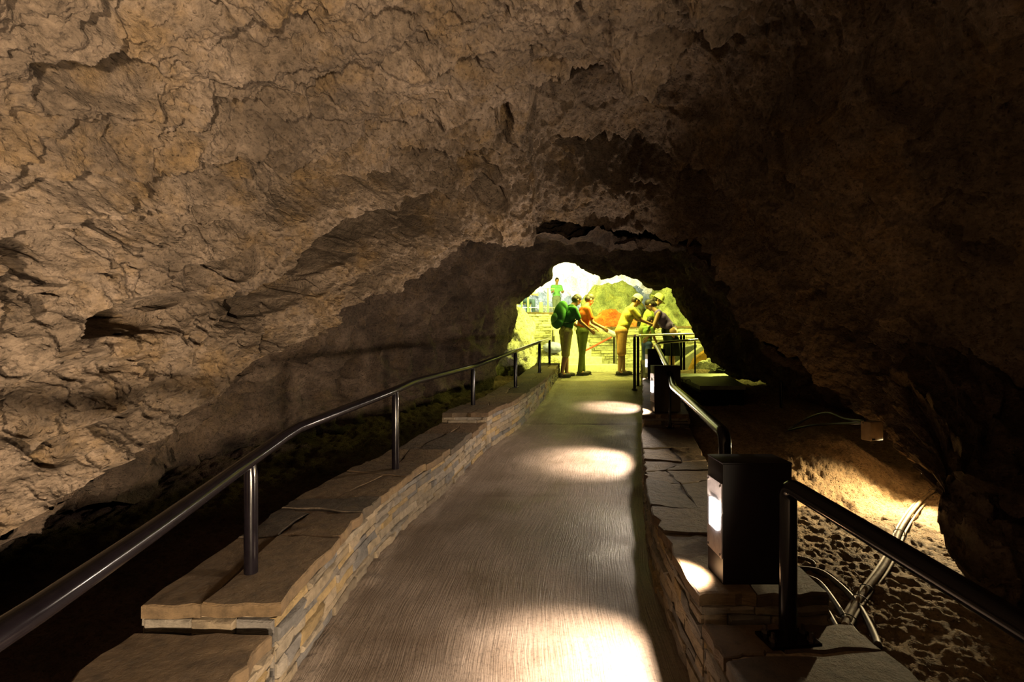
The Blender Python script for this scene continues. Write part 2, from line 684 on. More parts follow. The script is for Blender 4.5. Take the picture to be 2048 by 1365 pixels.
def rows(Bm, tt, tension=.4):
    K = Bm.shape[0]
    out = np.zeros((len(tt), Bm.shape[1], 3))
    for r, x in enumerate(tt):
        i = min(int(x), K - 2)
        t = x - i
        w = [-tension * t + 2 * tension * t * t - tension * t ** 3,
             1 + (tension - 3) * t * t + (2 - tension) * t ** 3,
             tension * t + (3 - 2 * tension) * t * t + (tension - 2) * t ** 3,
             -tension * t * t + tension * t ** 3]
        for j, wj in zip((i - 1, i, i + 1, i + 2), w):
            if j < 0:
                out[r] += wj * (2 * Bm[0] - Bm[1])
            elif j >= K:
                out[r] += wj * (2 * Bm[-1] - Bm[-2])
            else:
                out[r] += wj * Bm[j]
    return out


G = rows(Bm, tt)
N = grid_normals(G)
# make the normal point away from the inside of the cave
inside = np.array([0.6, 2.5, 1.2])
sgn = np.sign(np.sum(N * (G - inside), axis=2, keepdims=True))
sgn[sgn == 0] = 1
N = N * np.sign(np.median(sgn))
flat = G.reshape(-1, 3)
U, V = project(G)
U, V = U.reshape(-1), V.reshape(-1)
S = np.tile(np.linspace(0, 1, RES_S), RES_T)
T = np.repeat(tt, RES_S)
lowf = fbm(flat, .9, 3, 1)
warp = fbm(flat, 2.2, 4, 8)
warp2 = fbm(flat, .6, 2, 31)
disp = .10 * lowf
mod = .45 + .9 * sstep(-.3, .5, fbm(flat, 1.1, 2, 77))
# strata ledges parallel with the arch
q = T * 3.3 + .9 * warp2 + .40 * warp
fr = q - np.floor(q)
saw = fr * sstep(1.0, .93, fr)
disp += -.15 * (saw - .4) * mod * sstep(1.6, 2.4, T)
# scooped pockets with sharp ridges, stretched along the arch
wv = np.stack([warp, -warp2, lowf], 1)
st = flat * np.array([.62, 1.0, .9])
disp += .13 * (.45 - worley(st + .10 * wv, 2.6, 3)) * mod
disp += .034 * (.45 - worley(st + .06 * wv, 6.5, 4)) * (1.5 - mod * .6)
disp += .028 * sstep(.36, .14, worley(flat + .03 * wv, 9, 5)) + .020 * (worley(flat, 13, 6) - .45)
disp += .012 * sstep(.40, .2, worley(flat, 24, 7))
disp += .045 * fbm(flat, 4.5, 3, 21) + .020 * fbm(flat, 14, 5, 60, .68)
# flake scars with sharp outlines
sc1 = worley(st * np.array([.8, 1, 1]) + .12 * wv + .02 * np.stack([fbm(flat, 9, 2, 301)] * 3, 1), 2.1, 17)
disp += .085 * sstep(.40, .37, sc1) * sstep(1.6, 2.2, T)
sc2 = worley(st + .06 * wv + .012 * np.stack([fbm(flat, 15, 2, 302)] * 3, 1), 5.0, 18)
disp += .040 * sstep(.38, .34, sc2) * (T > 1.5)
w2 = worley(flat, 12, 15)
disp += .020 * sstep(.30, .12, w2) * sstep(-.2, .3, fbm(flat, 1.7, 2, 90))
# named hollows of the photographed rock: (pixel centre, radii, tilt, depth)
HOLLOWS = [(262, 640, 118, 36, -12, .09), (345, 600, 72, 15, -6, .10), (575, 588, 76, 32, -32, .13),
           (670, 500, 88, 36, -34, .17), (760, 448, 60, 24, -20, .09), (845, 425, 32, 20, -15, .07),
           (850, 458, 30, 16, -20, .06), (955, 352, 52, 20, 4, .10), (985, 402, 36, 22, 12, .10),
           (765, 368, 62, 20, 6, .08), (1090, 378, 80, 14, 0, .06), (1250, 410, 95, 28, 18, .14),
           (1380, 470, 60, 26, 50, .12), (210, 165, 120, 48, 6, .14), (330, 40, 150, 40, 0, .07),
           (320, 395, 30, 26, 20, .06), (1004, 268, 14, 36, 30, .08), (690, 300, 44, 12, -8, .05),
           (900, 320, 40, 14, -8, .05), (380, 285, 60, 10, 4, .05), (770, 280, 60, 12, -8, .05),
           (1500, 500, 60, 20, 50, .08), (1310, 330, 40, 16, 20, .05), (90, 560, 60, 20, 40, .07)]
for (hu, hv, ra, rb, ang, dep) in HOLLOWS:
    dep *= 1.9
    a = math.radians(ang)
    du, dv = U - hu, V - hv
    x = (du * math.cos(a) + dv * math.sin(a)) / ra
    y = (-du * math.sin(a) + dv * math.cos(a)) / rb
    rr = np.sqrt(x * x + y * y) + .38 * warp + .12 * fbm(flat, 9, 2, 66)
    lower = sstep(-.6, .9, y)                       # sharp upper rim, soft lower side
    disp += dep * 1.5 * sstep(1.0, .90, rr) * (1 - .75 * lower) * (T > 1.2)
# long undercut ledges that follow the arch
LEDGES = [([(-300, 430), (0, 385), (150, 352), (330, 335), (520, 330), (700, 318), (850, 292), (1000, 280), (1040, 240)], .15, 60, 9),
          ([(-200, 560), (0, 505), (200, 440), (420, 405), (600, 380), (760, 347), (960, 338), (1130, 350), (1300, 380), (1420, 440), (1520, 540)], .13, 50, 10),
          ([(120, 665), (200, 615), (300, 592), (420, 590), (500, 588), (580, 545), (640, 478), (700, 436), (790, 424), (880, 400), (950, 350), (1020, 352)], .24, 75, 7),
          ([(1080, 372), (1150, 380), (1230, 388), (1310, 415), (1370, 460), (1425, 530)], .2, 46, 8),
          ([(1380, 400), (1450, 440), (1520, 500), (1600, 560), (1700, 640), (1800, 740), (1900, 840)], .13, 60, 12),
          ([(-100, 800), (100, 740), (300, 700), (450, 690), (600, 640), (700, 560), (800, 500), (880, 462)], .07, 45, 9),
          ([(-100, 250), (150, 230), (400, 215), (700, 235), (900, 225)], .07, 60, 12)]
jn = 15 * fbm(flat, 4.2, 3, 214) + 8 * fbm(flat, 15, 3, 215)
for k_, (pl_, dep, H_, soft) in enumerate(LEDGES):
    pu = [p[0] for p in pl_]
    pv = [p[1] for p in pl_]
    dv = V + jn + 10 * perlin(flat * 1.7, 220 + k_) - np.interp(U, pu, pv)
    m_ = np.clip(.75 + 1.5 * perlin(flat * np.array([1.6, 1.6, 1.6]) + 5 * k_, 230 + k_), 0, 1.3)
    ends = sstep(pu[0], pu[0] + 60, U) * sstep(pu[-1], pu[-1] - 60, U)
    disp += 1.35 * dep * m_ * ends * sstep(0, soft, dv) * (1 - sstep(.25 * H_, H_ * 1.3, dv)) * (T > 1.5) * sstep(4.0, 3.9, T)
# hard slab edge with the dark recess to its right
eu = [900, 1040, 1062, 1095, 1130, 1180, 1240, 1300, 1335, 1370, 1420, 1475, 1530, 1590, 1700, 2000]
ev = [400, 240, 190, 180, 165, 163, 182, 165, 140, 118, 70, 66, 36, 0, -80, -300]
jag = 16 * fbm(flat, 5, 3, 14) + 9 * fbm(flat, 16, 2, 15)
dE = V + jag - np.interp(U, eu, ev)
disp += .80 * sstep(0, 7, dE) * sstep(1050, 1110, U + jag) * (1 - .8 * sstep(60, 420, dE)) * (T > 1.3)
# keep the lip crisp
lip = sstep(3.93, 4.0, T)
G2 = G + N * disp.reshape(G.shape[:2])[..., None]
grid_object('ceiling', G2, M_ROCK)
print('vault done', G2.shape)

# rear rock between the near arch and the opening to the lit chamber -----------
NB = 19
A_idx = [int(round(i * (NS - 1) / (NB - 1))) for i in range(NB)]
A_sub = [A_PX[i] for i in A_idx]
C0 = (1180, 700)
R0, R1 = [], []
for (u, v, d) in A_sub:
    rw = float(sstep(1560, 1760, np.array(u)))          # the lip on the right is a curtain with a hollow behind
    R0.append(P(C0[0] + (u - C0[0]) * (1.10 - .05 * rw), C0[1] + (v - C0[1]) * (1.10 - .1 * rw) - 150 * rw, d + .10 + .15 * rw))
    R1.append(P(C0[0] + (u - C0[0]) * 1.16, C0[1] + (v - C0[1]) * (1.22 - .2 * rw) - 300 * rw, d + .9))
R2_PX = [(180, 1010, 3.6), (280, 880, 4.0), (400, 790, 4.5), (540, 710, 5.0), (680, 640, 5.6), (800, 580, 6.1), (890, 530, 6.6),
         (970, 500, 7.0), (1060, 480, 7.3), (1150, 470, 7.5), (1220, 478, 7.5), (1290, 485, 7.4), (1360, 510, 7.3),
         (1430, 570, 7.0), (1470, 640, 6.7), (1530, 700, 6.2), (1620, 750, 5.6), (1720, 800, 5.0), (1880, 850, 4.6)]
R3_PX = [(380, 1020, 4.6), (480, 890, 5.2), (600, 800, 5.8), (720, 720, 6.4), (830, 650, 7.0), (920, 600, 7.4), (990, 560, 7.8),
         (1060, 530, 8.1), (1110, 510, 8.3), (1165, 503, 8.4), (1215, 520, 8.4), (1265, 530, 8.4), (1330, 545, 8.3),
         (1390, 590, 8.0), (1425, 650, 7.7), (1450, 700, 7.2), (1530, 735, 6.6), (1620, 770, 5.8), (1760, 830, 5.2)]
B_PX = [(800, 930, 6.4), (900, 850, 7.4), (960, 770, 8.2), (1003, 690, 8.7), (1026, 622, 8.9), (1052, 582, 9.0), (1098, 560, 9.0),
        (1107, 532, 9.0), (1150, 521, 9.0), (1180, 540, 9.0), (1215, 553, 9.0), (1252, 548, 9.0), (1300, 569, 9.0),
        (1346, 572, 8.9), (1368, 620, 8.8), (1394, 668, 8.5), (1435, 725, 7.8), (1530, 750, 7.0), (1700, 830, 6.2)]
R2, R3, B = [[P(*p) for p in L] for L in (R2_PX, R3_PX, B_PX)]
B2 = [P(1190 + (u - 1190) * 1.12, 700 + (v - 700) * 1.14, d + .35) for (u, v, d) in B_PX]
B3 = [P(1190 + (u - 1190) * 1.6, 700 + (v - 700) * 1.7, d + .5) for (u, v, d) in B_PX]
rr_ = [R0, R1, R2, R3, B, B2, B3]
RS, RT = 720, 460
Bm = np.einsum('ks,jsc->jkc', catmull_matrix(NB, RS, .5), np.array([[tuple(p) for p in r] for r in rr_]))
tt = np.linspace(0, 6, RT)
G = rows(Bm, tt, .4)
N = grid_normals(G)
sg = np.sign(np.median(np.sum(N * (G - np.array([.8, 5.5, 1.2])), axis=2)))
N = N * sg
flat = G.reshape(-1, 3)
T = np.repeat(tt, RS)
warp = fbm(flat, 1.7, 3, 108)
d_ = .16 * fbm(flat, 1.0, 4, 101) + .05 * fbm(flat, 4, 4, 121) + .14 * (.45 - worley(flat + .12 * np.stack([warp, -warp, warp], 1), 1.9, 141)) + .06 * (.45 - worley(flat, 5, 142)) - .02 * ridged(flat, 6, 3, 140) + .012 * fbm(flat, 20, 3, 160)
qq = T * 3.6 + .9 * warp
fr = qq - np.floor(qq)
d_ += -.13 * (fr * sstep(1, .85, fr) - .4)
d_ *= (1 - .75 * np.exp(-((T - 4) / .28) ** 2))
d_ += .06 * sstep(.4, .15, worley(flat, 4.5, 103)) * (np.abs(T - 4) > .3)
G2 = G + N * d_.reshape(G.shape[:2])[..., None]
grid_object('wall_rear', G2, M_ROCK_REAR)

# ------------------------------------------------------------------ path geometry
YT = [-2.0, .5, 1.3, 1.83, 2.3, 2.75, 3.3, 4.2, 5.2, 6.0, 7.7, 10.1, 12]
XL_T = [-.9, -.86, -.83, -.81, -.81, -.80, -.72, -.52, -.27, .08, .50, .96, 1.2]
YR = [-2.0, 1.0, 1.83, 2.7, 3.4, 4.2, 5.0, 6.0, 7.7, 10.1, 12]
XR_T = [.64, .66, .66, .75, .92, 1.11, 1.32, 1.58, 2.03, 2.60, 2.9]


def hermite(xs, ys, x):
    return float(np.interp(x, xs, ys))


def _smooth_table(xs, ys):
    X = np.linspace(xs[0], xs[-1], 500)
    Y = np.interp(X, xs, ys)
    k = np.ones(23) / 23
    Yp = np.pad(Y, 11, mode='edge')
    Y2 = np.convolve(Yp, k, 'valid')
    Y2[:12] = Y[:12]
    Y2[-12:] = Y[-12:]
    return X, Y2


_XL = _smooth_table(YT, XL_T)
_XR = _smooth_table(YR, XR_T)


def xL(y):
    return np.interp(y, *_XL)


def xR(y):
    return np.interp(y, *_XR)


def fz(y):
    y = np.asarray(y, float)
    return .0917 * np.clip(y - 4, 0, 6.1) + 0 * y


def top_left(y):
    return np.interp(y, [-2, 1.70, 1.701, 3.6, 5.15, 5.151, 7, 10.05], [.27, .27, .34, .35, .30, .40, .35, .25]) + fz(y)


def top_right(y):
    return np.interp(y, [-2, 1.72, 1.721, 3.5, 4.66, 4.661, 7, 10], [.29, .29, .375, .38, .40, .51, .42, .4]) + \
        fz(y) * (1.0)


# floor
ny, nx = 520, 60
ys = np.linspace(-1.5, 11.2, ny)
Gp = np.zeros((ny, nx, 3))
for i, y in enumerate(ys):
    xs = np.linspace(xL(y) - .04, xR(y) + .04, nx)
    Gp[i, :, 0] = xs
    Gp[i, :, 1] = y
    Gp[i, :, 2] = fz(y)
pf = Gp.reshape(-1, 3)
hz = .006 * fbm(pf, 1.8, 3, 301) + .0015 * fbm(pf, 22, 2, 302)
hz -= .012 * np.exp(-((pf[:, 1] - 6.25 - .03 * perlin(pf * 3, 5)) / .010) ** 2)   # joint across the path
# crumbled edge beside the stones on the left
edge = pf[:, 0] - xL(pf[:, 1])
hz += sstep(.10, .0, edge + .05 * fbm(pf, 6, 3, 305)) * (.018 + .012 * fbm(pf, 30, 2, 306))
Gp[:, :, 2] += hz.reshape(ny, nx)
floor = grid_object('floor', Gp, M_PATH)
uvl = floor.data.uv_layers.new(name='UVMap')
vi = np.zeros(len(floor.data.loops), dtype=np.int32)
floor.data.loops.foreach_get('vertex_index', vi)
acr = np.tile(np.linspace(0, 1.6, nx), ny)
alo = np.repeat(ys, nx)
uvl.data.foreach_set('uv', np.stack([acr[vi], alo[vi]], 1).reshape(-1).astype(np.float32))

# ------------------------------------------------------------------ dry-stone side walls
STONE_COLS = [(.34, .265, .175), (.30, .24, .165), (.25, .21, .165), (.20, .18, .16), (.36, .28, .18), (.27, .21, .14),
              (.38, .31, .22), (.18, .165, .15), (.38, .265, .12), (.28, .24, .19)]
COPE_COLS = [(.15, .095, .048), (.17, .11, .055), (.12, .082, .046), (.19, .125, .065), (.11, .08, .052)]


def jit(a):
    return (R.random() * 2 - 1) * a


def stones_face(mb, p_of, s0, s1, z0_of, z1_of, nrm_of, hmin=.028, hmax=.06, lmin=.10, lmax=.34, prot=.018, cols=STONE_COLS):
    """Coursed stones on a wall face. p_of(s) -> (x,y); z0/z1 per s; nrm_of(s) outward horizontal normal."""
    hmaxw = max(z1_of(s0 + (s1 - s0) * k / 20) - z0_of(s0 + (s1 - s0) * k / 20) for k in range(21))
    z = 0.0
    while z < hmaxw:
        h = R.uniform(hmin, hmax)
        s = s0 - R.uniform(0, lmin)
        while s < s1:
            L = R.uniform(lmin, lmax)
            a, b = max(s, s0), min(s + L, s1)
            s += L
            if b - a < .03:
                continue
            sm = (a + b) / 2
            zb, zt = z0_of(sm) + z, min(z0_of(sm) + z + h, z1_of(sm))
            if zt - zb < .012:
                continue
            g = .002
            pr = R.uniform(.002, prot)
            col = R.choice(cols)
            k_ = R.uniform(.8, 1.15)
            col = tuple(min(1, c * k_) for c in col)
            nseg = max(1, int((b - a) / .07))
            outer, inner = [], []
            vs, fs = [], []
            for layer, (off, shr) in enumerate(((-.02, 0), (pr * .55, 0.0), (pr, .006))):
                for row in (0, 1):
                    for k in range(nseg + 1):
                        f = k / nseg
                        ss = a + g + (b - a - 2 * g) * f
                        if k == 0:
                            ss += shr
                        if k == nseg:
                            ss -= shr
                        x, y = p_of(ss)
                        nx_, ny_ = nrm_of(ss)
                        slope = (z0_of(ss) - z0_of(sm))
                        zz = (zb + g * .6 + shr if row == 0 else zt - g * .6 - shr) + slope
                        jj = jit(.0035) if layer else 0
                        o2 = off + (jit(.009) if layer == 2 else jit(.003))
                        vs.append((x + nx_ * o2, y + ny_ * o2, zz + jj))
            n1 = nseg + 1
            for layer in range(2):
                o0, o1 = layer * 2 * n1, (layer + 1) * 2 * n1
                for k in range(nseg):
                    fs.append((o0 + k, o0 + k + 1, o1 + k + 1, o1 + k))
                    fs.append((o0 + n1 + k + 1, o0 + n1 + k, o1 + n1 + k, o1 + n1 + k + 1))
                fs.append((o0, o1, o1 + n1, o0 + n1))
                fs.append((o0 + n1 - 1, o0 + 2 * n1 - 1, o1 + 2 * n1 - 1, o1 + n1 - 1))
            o2 = 4 * n1
            for k in range(nseg):
                fs.append((o2 + k, o2 + k + 1, o2 + n1 + k + 1, o2 + n1 + k))
            mb.add(vs, fs, col)
        z += h


def coping(mb, xin, xout, ztop, y0, y1, side, thick=.045, rows_=2, over=.018):
    """Irregular flagstones. xin(y) is the path-side edge, side=+1 when the wall lies at larger x."""
    y = y0
    lines = [y0]
    while y < y1 - .22:
        y += R.uniform(.22, .60)
        if y1 - y < .15:
            break
        lines.append(y)
    lines.append(y1)
    J = rows_
    grid = {}
    for i, yy in enumerate(lines):
        for j in range(J + 1):
            t = j / J
            ty = t
            if 0 < j < J:
                ty = t + jit(.2)
            yj = yy
            if 0 < i < len(lines) - 1:
                yj = yy + jit(.095)
            grid[(i, j)] = (yj, ty)

    def pt(yj, t):
        a, b = xin(yj) - side * over, xout(yj)
        return a + (b - a) * t
    for i in range(len(lines) - 1):
        merge = R.random() < .3
        for j in range(0, J, J if merge else 1):
            j2 = J if merge else j + 1
            c = [grid[(i, j)], grid[(i, j2)], grid[(i + 1, j2)], grid[(i + 1, j)]]
            cy = sum(q[0] for q in c) / 4
            ct = sum(q[1] for q in c) / 4
            poly = []
            for k in range(4):
                a, b = c[k], c[(k + 1) % 4]
                n = 5
                for m in range(n):
                    f = m / n
                    yy = a[0] + (b[0] - a[0]) * f + (jit(.012) if m else jit(.01))
                    t_ = a[1] + (b[1] - a[1]) * f + (jit(.03) if m else 0)
                    x = pt(yy, t_)
                    xc = pt(cy, ct)
                    vx, vy = x - xc, yy - cy
                    L = math.hypot(vx, vy) + 1e-6
                    sh = .0035
                    poly.append((x - vx / L * sh, yy - vy / L * sh))
            dz = jit(.005)
            tx, ty_ = jit(.015), jit(.012)
            col = R.choice(COPE_COLS)
            k_ = R.uniform(.85, 1.2)
            col = tuple(cc * k_ for cc in col)
            n = len(poly)
            vs, fs = [], []
            xc = pt(cy, ct)
            for lay, (zz, sh) in enumerate(((-thick, 0), (-.006, 0), (0.0, .007))):
                for (x, yy) in poly:
                    vx, vy = x - xc, yy - cy
                    L = math.hypot(vx, vy) + 1e-6
                    x2, y2 = x - vx / L * sh, yy - vy / L * sh
                    vs.append((x2, y2, float(ztop(cy)) + (float(fz(y2)) - float(fz(cy))) + zz + dz + tx * vx + ty_ * vy +
                               (jit(.002) if lay else 0)))
            o = 0
            for lay in range(2):
                for k in range(n):
                    k2 = (k + 1) % n
                    fs.append((lay * n + k, lay * n + k2, (lay + 1) * n + k2, (lay + 1) * n + k))
            vs.append((xc, cy, float(ztop(cy)) + dz + .002))
            for k in range(n):
                fs.append((2 * n + k, 2 * n + (k + 1) % n, 3 * n))
            mb.add(vs, fs, col)


def curb_wall(label, xin, side, width, ztop, y0, y1, zbase=-.25):
    root = empty('stone_curb_wall', (float(xin((y0 + y1) / 2)) + side * width / 2, (y0 + y1) / 2, float(fz((y0 + y1) / 2))),
                 label, 'stone wall')
    # core (mortar)
    ys = np.linspace(y0 + .012, y1 - .012, max(4, int((y1 - y0) / .12)))
    vs, fs = [], []
    for y in ys:
        a = float(xin(y)) + side * .012
        b = float(xin(y)) + side * (width - .02)
        z1 = float(ztop(y)) - .012
        z0 = float(fz(y)) + zbase
        vs += [(a, y, z0), (a, y, z1), (b, y, z1), (b, y, z0)]
    n = len(ys)
    for i in range(n - 1):
        for k in range(4):
            k2 = (k + 1) % 4
            fs.append((4 * i + k, 4 * i + k2, 4 * i + 4 + k2, 4 * i + 4 + k))
    fs += [(0, 3, 2, 1), (4 * n - 4, 4 * n - 3, 4 * n - 2, 4 * n - 1)]
    link_mesh('mortar_core', vs, fs, M_MORTAR, root)
    mb = MB()
    stones_face(mb, lambda s: (float(xin(s)), s), y0, y1, lambda s: float(fz(s)) - .03,
                lambda s: float(ztop(s)) - .045, lambda s: (-side, 0))
    # outer face and both ends
    stones_face(mb, lambda s: (float(xin(s)) + side * (width - .01), s), y0, y1, lambda s: float(fz(s)) - .05,
                lambda s: float(ztop(s)) - .045, lambda s: (side, 0), hmin=.05, hmax=.09, lmin=.2, lmax=.5)
    for ye, nn in ((y0, -1), (y1, 1)):
        stones_face(mb, lambda s: (float(xin(ye)) + side * s, ye), .0, width - .01, lambda s: float(fz(ye)) - .03,
                    lambda s: float(ztop(ye + (.01 if nn < 0 else -.01))) - .045, lambda s: (0, nn))
    mb.build('masonry', M_STONE, root, smooth=True, angle=.5, colors=True)
    cb = MB()
    coping(cb, xin, lambda y: float(xin(y)) + side * width, ztop, y0, y1, side)
    cb.build('coping_slabs', M_STONE, root, smooth=True, angle=.4, colors=True)
    return root


curb_wall('low stacked-slate wall on the left, nearest short section, lower than the rest', xL, -1, .46, top_left, -.6, 1.68)
curb_wall('long left-hand stacked-slate wall carrying the two nearest handrail posts', xL, -1, .46, top_left, 1.72, 5.14)
curb_wall('far left stacked-slate wall section, stepped up, running to the lit chamber', xL, -1, .46, top_left, 5.17, 10.05)
curb_wall('nearest right-hand stone wall block under the bolted handrail post', xR, 1, .50, top_right, .6, 1.70)
curb_wall('right-hand stone wall with flagstone top, carrying the big lamp bollard', xR, 1, .44, top_right, 1.73, 4.65)
curb_wall('far right stone wall section carrying the two smaller lamp bollards', xR, 1, .42, top_right, 4.67, 9.4)

# ------------------------------------------------------------------ ground beside the path
def ground_patch(name, x0_of, x1_of, y0, y1, z_of, mat, nx=260, ny=420, seed=400, amps=(.07, .03, .012)):
    ys = y0 + (y1 - y0) * np.linspace(0, 1, ny) ** 1.5
    Gg = np.zeros((ny, nx, 3))
    for i, y in enumerate(ys):
        a, b = x0_of(y), x1_of(y)
        xs = a + (b - a) * np.linspace(0, 1, nx) ** 1.2
        Gg[i, :, 0] = xs
        Gg[i, :, 1] = y
    X, Y = Gg[..., 0], Gg[..., 1]
    Gg[..., 2] = z_of(X, Y)
    f = Gg.reshape(-1, 3)
    h = amps[0] * fbm(f, 1.6, 3, seed) + amps[1] * fbm(f, 6, 3, seed + 5) - amps[2] * ridged(f, 14, 3, seed + 9) * .7 \
        + amps[2] * 1.2 * fbm(f, 18, 4, seed + 12, .65) - amps[2] * .9 * sstep(.35, .15, worley(f, 11, seed))
    Gg[..., 2] += h.reshape(ny, nx)
    return grid_object(name, Gg, mat)


def zr(X, Y):
    base = .20 + .0917 * np.clip(Y - 4, 0, 6) * .9
    # slope rising to the right of the conduits
    base = base + .05 - .18 * np.clip((X - 1.1) / 1.6, 0, 1) * (1 - sstep(3.6, 5.5, Y))
    dx = X - (xR(Y) + .46)
    base = base + .03 * sstep(.15, .6, dx) * (1 - sstep(3.5, 5, Y))
    # rounded rock under the hidden lamp
    base = base + .31 * np.exp(-(((X - 2.62) / .42) ** 2 + ((Y - 4.05) / .30) ** 2))
    base = base + .25 * np.exp(-(((X - 2.2) / .6) ** 2 + ((Y - 4.6) / .5) ** 2))
    base = base - .16 * np.exp(-(((X - 2.15) / .5) ** 2 + ((Y - 3.55) / .2) ** 2))
    return base


ground_patch('floor_right', lambda y: xR(y) + .30, lambda y: 5.4, .5, 9.6, zr, M_ROCK_R, 420, 520, 420, (.018, .014, .011))


def zl(X, Y):
    dx = (xL(Y) - .44) - X
    return -.12 + .0917 * np.clip(Y - 4, 0, 6) + .02 * dx + .12 * sstep(.6, 2.2, dx) * sstep(3, 6, Y) + .16 * sstep(5.5, 8, Y)


ground_patch('floor_left', lambda y: xL(y) - .32, lambda y: -5.2, .4, 9.8, zl, M_SOIL, 240, 360, 450, (.05, .03, .012))


# ------------------------------------------------------------------ far chamber
RCS, RCT = 420, 420
ch = [arch_ring(9.3, -1.6, 5.6, 4.4, .1), arch_ring(11.2, -1.6, 6.4, 5.0, .2), arch_ring(14, -1.6, 7.6, 5.6, .2), arch_ring(19, -2.0, 8.6, 6.6, .2),
      arch_ring(24, -1.6, 8.0, 6.0, .2), arch_ring(26.5, .6, 5.6, 3.4, .6), arch_ring(26.8, 2.4, 3.4, 1.9, 1.3)]
Bm = np.einsum('ks,jsc->jkc', catmull_matrix(NS, RCS, .5), np.array([[tuple(p) for p in r] for r in ch]))
tt = np.linspace(0, 6, RCT)
G = rows(Bm, tt, .4)
N = grid_normals(G)
N = N * np.sign(np.median(np.sum(N * (G - np.array([3, 18, 2])), axis=2)))
flat = G.reshape(-1, 3)
wv = np.stack([fbm(flat, .8, 2, 501), fbm(flat, .8, 2, 502), fbm(flat, .8, 2, 503)], 1)
d_ = .45 * fbm(flat, .5, 4, 504) + 1.0 * (.45 - worley(flat * np.array([.8, .8, 1.2]) + .3 * wv, .9, 505)) \
    + .5 * (.45 - worley(flat + .1 * wv, 2.2, 506)) + .14 * fbm(flat, 4, 4, 507, .6)
d_ *= sstep(0, .8, np.repeat(tt, RCS))
G2 = G + N * d_.reshape(G.shape[:2])[..., None]
zc = G2[:-1, :-1, 2]
xc = G2[:-1, :-1, 0]
yc = G2[:-1, :-1, 1]
band_n = (fbm(G2[:-1, :-1].reshape(-1, 3), .7, 4, 520)).reshape(zc.shape)
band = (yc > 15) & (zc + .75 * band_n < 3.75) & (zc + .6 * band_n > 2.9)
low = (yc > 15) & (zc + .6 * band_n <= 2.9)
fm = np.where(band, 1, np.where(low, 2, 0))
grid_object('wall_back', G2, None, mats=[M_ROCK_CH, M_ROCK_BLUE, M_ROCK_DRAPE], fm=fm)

# landing at the end of the path
ny, nx = 160, 160
X, Y = np.meshgrid(np.linspace(.35, 6.2, nx), np.linspace(9.42, 13.6, ny))
Z = np.minimum(.556, fz(Y)) + .004 + .004 * fbm(np.stack([X, Y, X * 0], -1).reshape(-1, 3), 2, 3, 530).reshape(X.shape)
land = grid_object('floor_landing', np.stack([X, Y, Z], -1), simple_mat('landing_concrete', (.30, .26, .20), .8, 0, .15, 14, .004, .3))


def rock_mass(name, c, size, mat, seed, label, cat='rock', strength=1.0, nu=150, nv=100, vert=1.0, flute=0.0):
    """A boulder / flowstone body: displaced ellipsoid with its flat side on the ground."""
    th = np.linspace(0.0, math.pi, nv)
    ph = np.linspace(0, 2 * math.pi, nu)
    TH, PH = np.meshgrid(th, ph, indexing='ij')
    D = np.stack([np.sin(TH) * np.cos(PH), np.sin(TH) * np.sin(PH), np.cos(TH)], -1)
    sz = np.array(size)
    Gg = np.array(c) + D * sz
    f = Gg.reshape(-1, 3)
    s0 = 1.0 / float(np.mean(sz))
    h = .25 * fbm(f, 1.1 * s0, 4, seed) + .5 * (.45 - worley(f, 1.9 * s0, seed + 1)) + .22 * (.45 - worley(f, 4.5 * s0, seed + 2)) \
        + .08 * fbm(f, 12 * s0, 3, seed + 3)
    if flute:
        h += flute * np.abs(np.sin(f[:, 0] * 9 + 2.5 * fbm(f * np.array([1, 1, .25]), 2, 2, seed + 9)))
    h = h.reshape(TH.shape) * strength * min(size)
    Gg = Gg + D * h[..., None]
    Gg[:, -1] = Gg[:, 0]
    o = grid_object(name, Gg - np.array([c[0], c[1], c[2]]), mat, kind=None)
    o.location = c
    tag(o, label, cat)
    return o


rock_mass('flowstone_mound', (3.1, 15.5, 1.75), (1.0, .6, 1.35), M_ROCK_DRAPE, 600,
          'pale green draped flowstone mass above the chamber masonry wall, behind the red rock', 'rock', .8, flute=.08)
rock_mass('red_rock_mound', (2.78, 13.85, 1.15), (.78, .42, .98), M_ROCK_RED, 610,
          'orange-red rock hump resting on top of the chamber masonry wall', 'rock', .8)
rock_mass('mossy_rock_mass', (4.9, 14.7, 1.6), (1.0, .8, 1.45), M_ROCK_DRAPE, 620,
          'olive-green rock mass at the right of the lit chamber, behind the bending woman', 'rock', .9, flute=.06)
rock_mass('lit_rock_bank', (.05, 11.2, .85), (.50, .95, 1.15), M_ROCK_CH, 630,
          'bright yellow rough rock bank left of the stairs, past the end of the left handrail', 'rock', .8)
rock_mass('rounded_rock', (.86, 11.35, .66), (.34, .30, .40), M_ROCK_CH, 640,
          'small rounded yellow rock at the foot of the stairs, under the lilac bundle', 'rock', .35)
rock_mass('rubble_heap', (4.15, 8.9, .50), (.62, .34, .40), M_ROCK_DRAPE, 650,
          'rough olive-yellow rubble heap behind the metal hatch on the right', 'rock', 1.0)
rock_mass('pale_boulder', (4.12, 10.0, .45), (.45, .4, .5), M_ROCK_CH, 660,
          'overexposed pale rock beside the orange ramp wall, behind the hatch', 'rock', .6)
rock_mass('lilac_bundle', (.92, 11.2, 1.10), (.23, .16, .13), simple_mat('lilac_cloth', (.30, .32, .72), .8, 0, .1, 12), 670,
          'lilac-blue cloth bundle lying on the small rounded rock by the stairs', 'bundle', .25, 60, 40)

# chamber masonry walls
YCOLS = [(.82, .79, .55), (.72, .70, .50), (.88, .86, .65), (.58, .57, .42), (.78, .73, .47)]


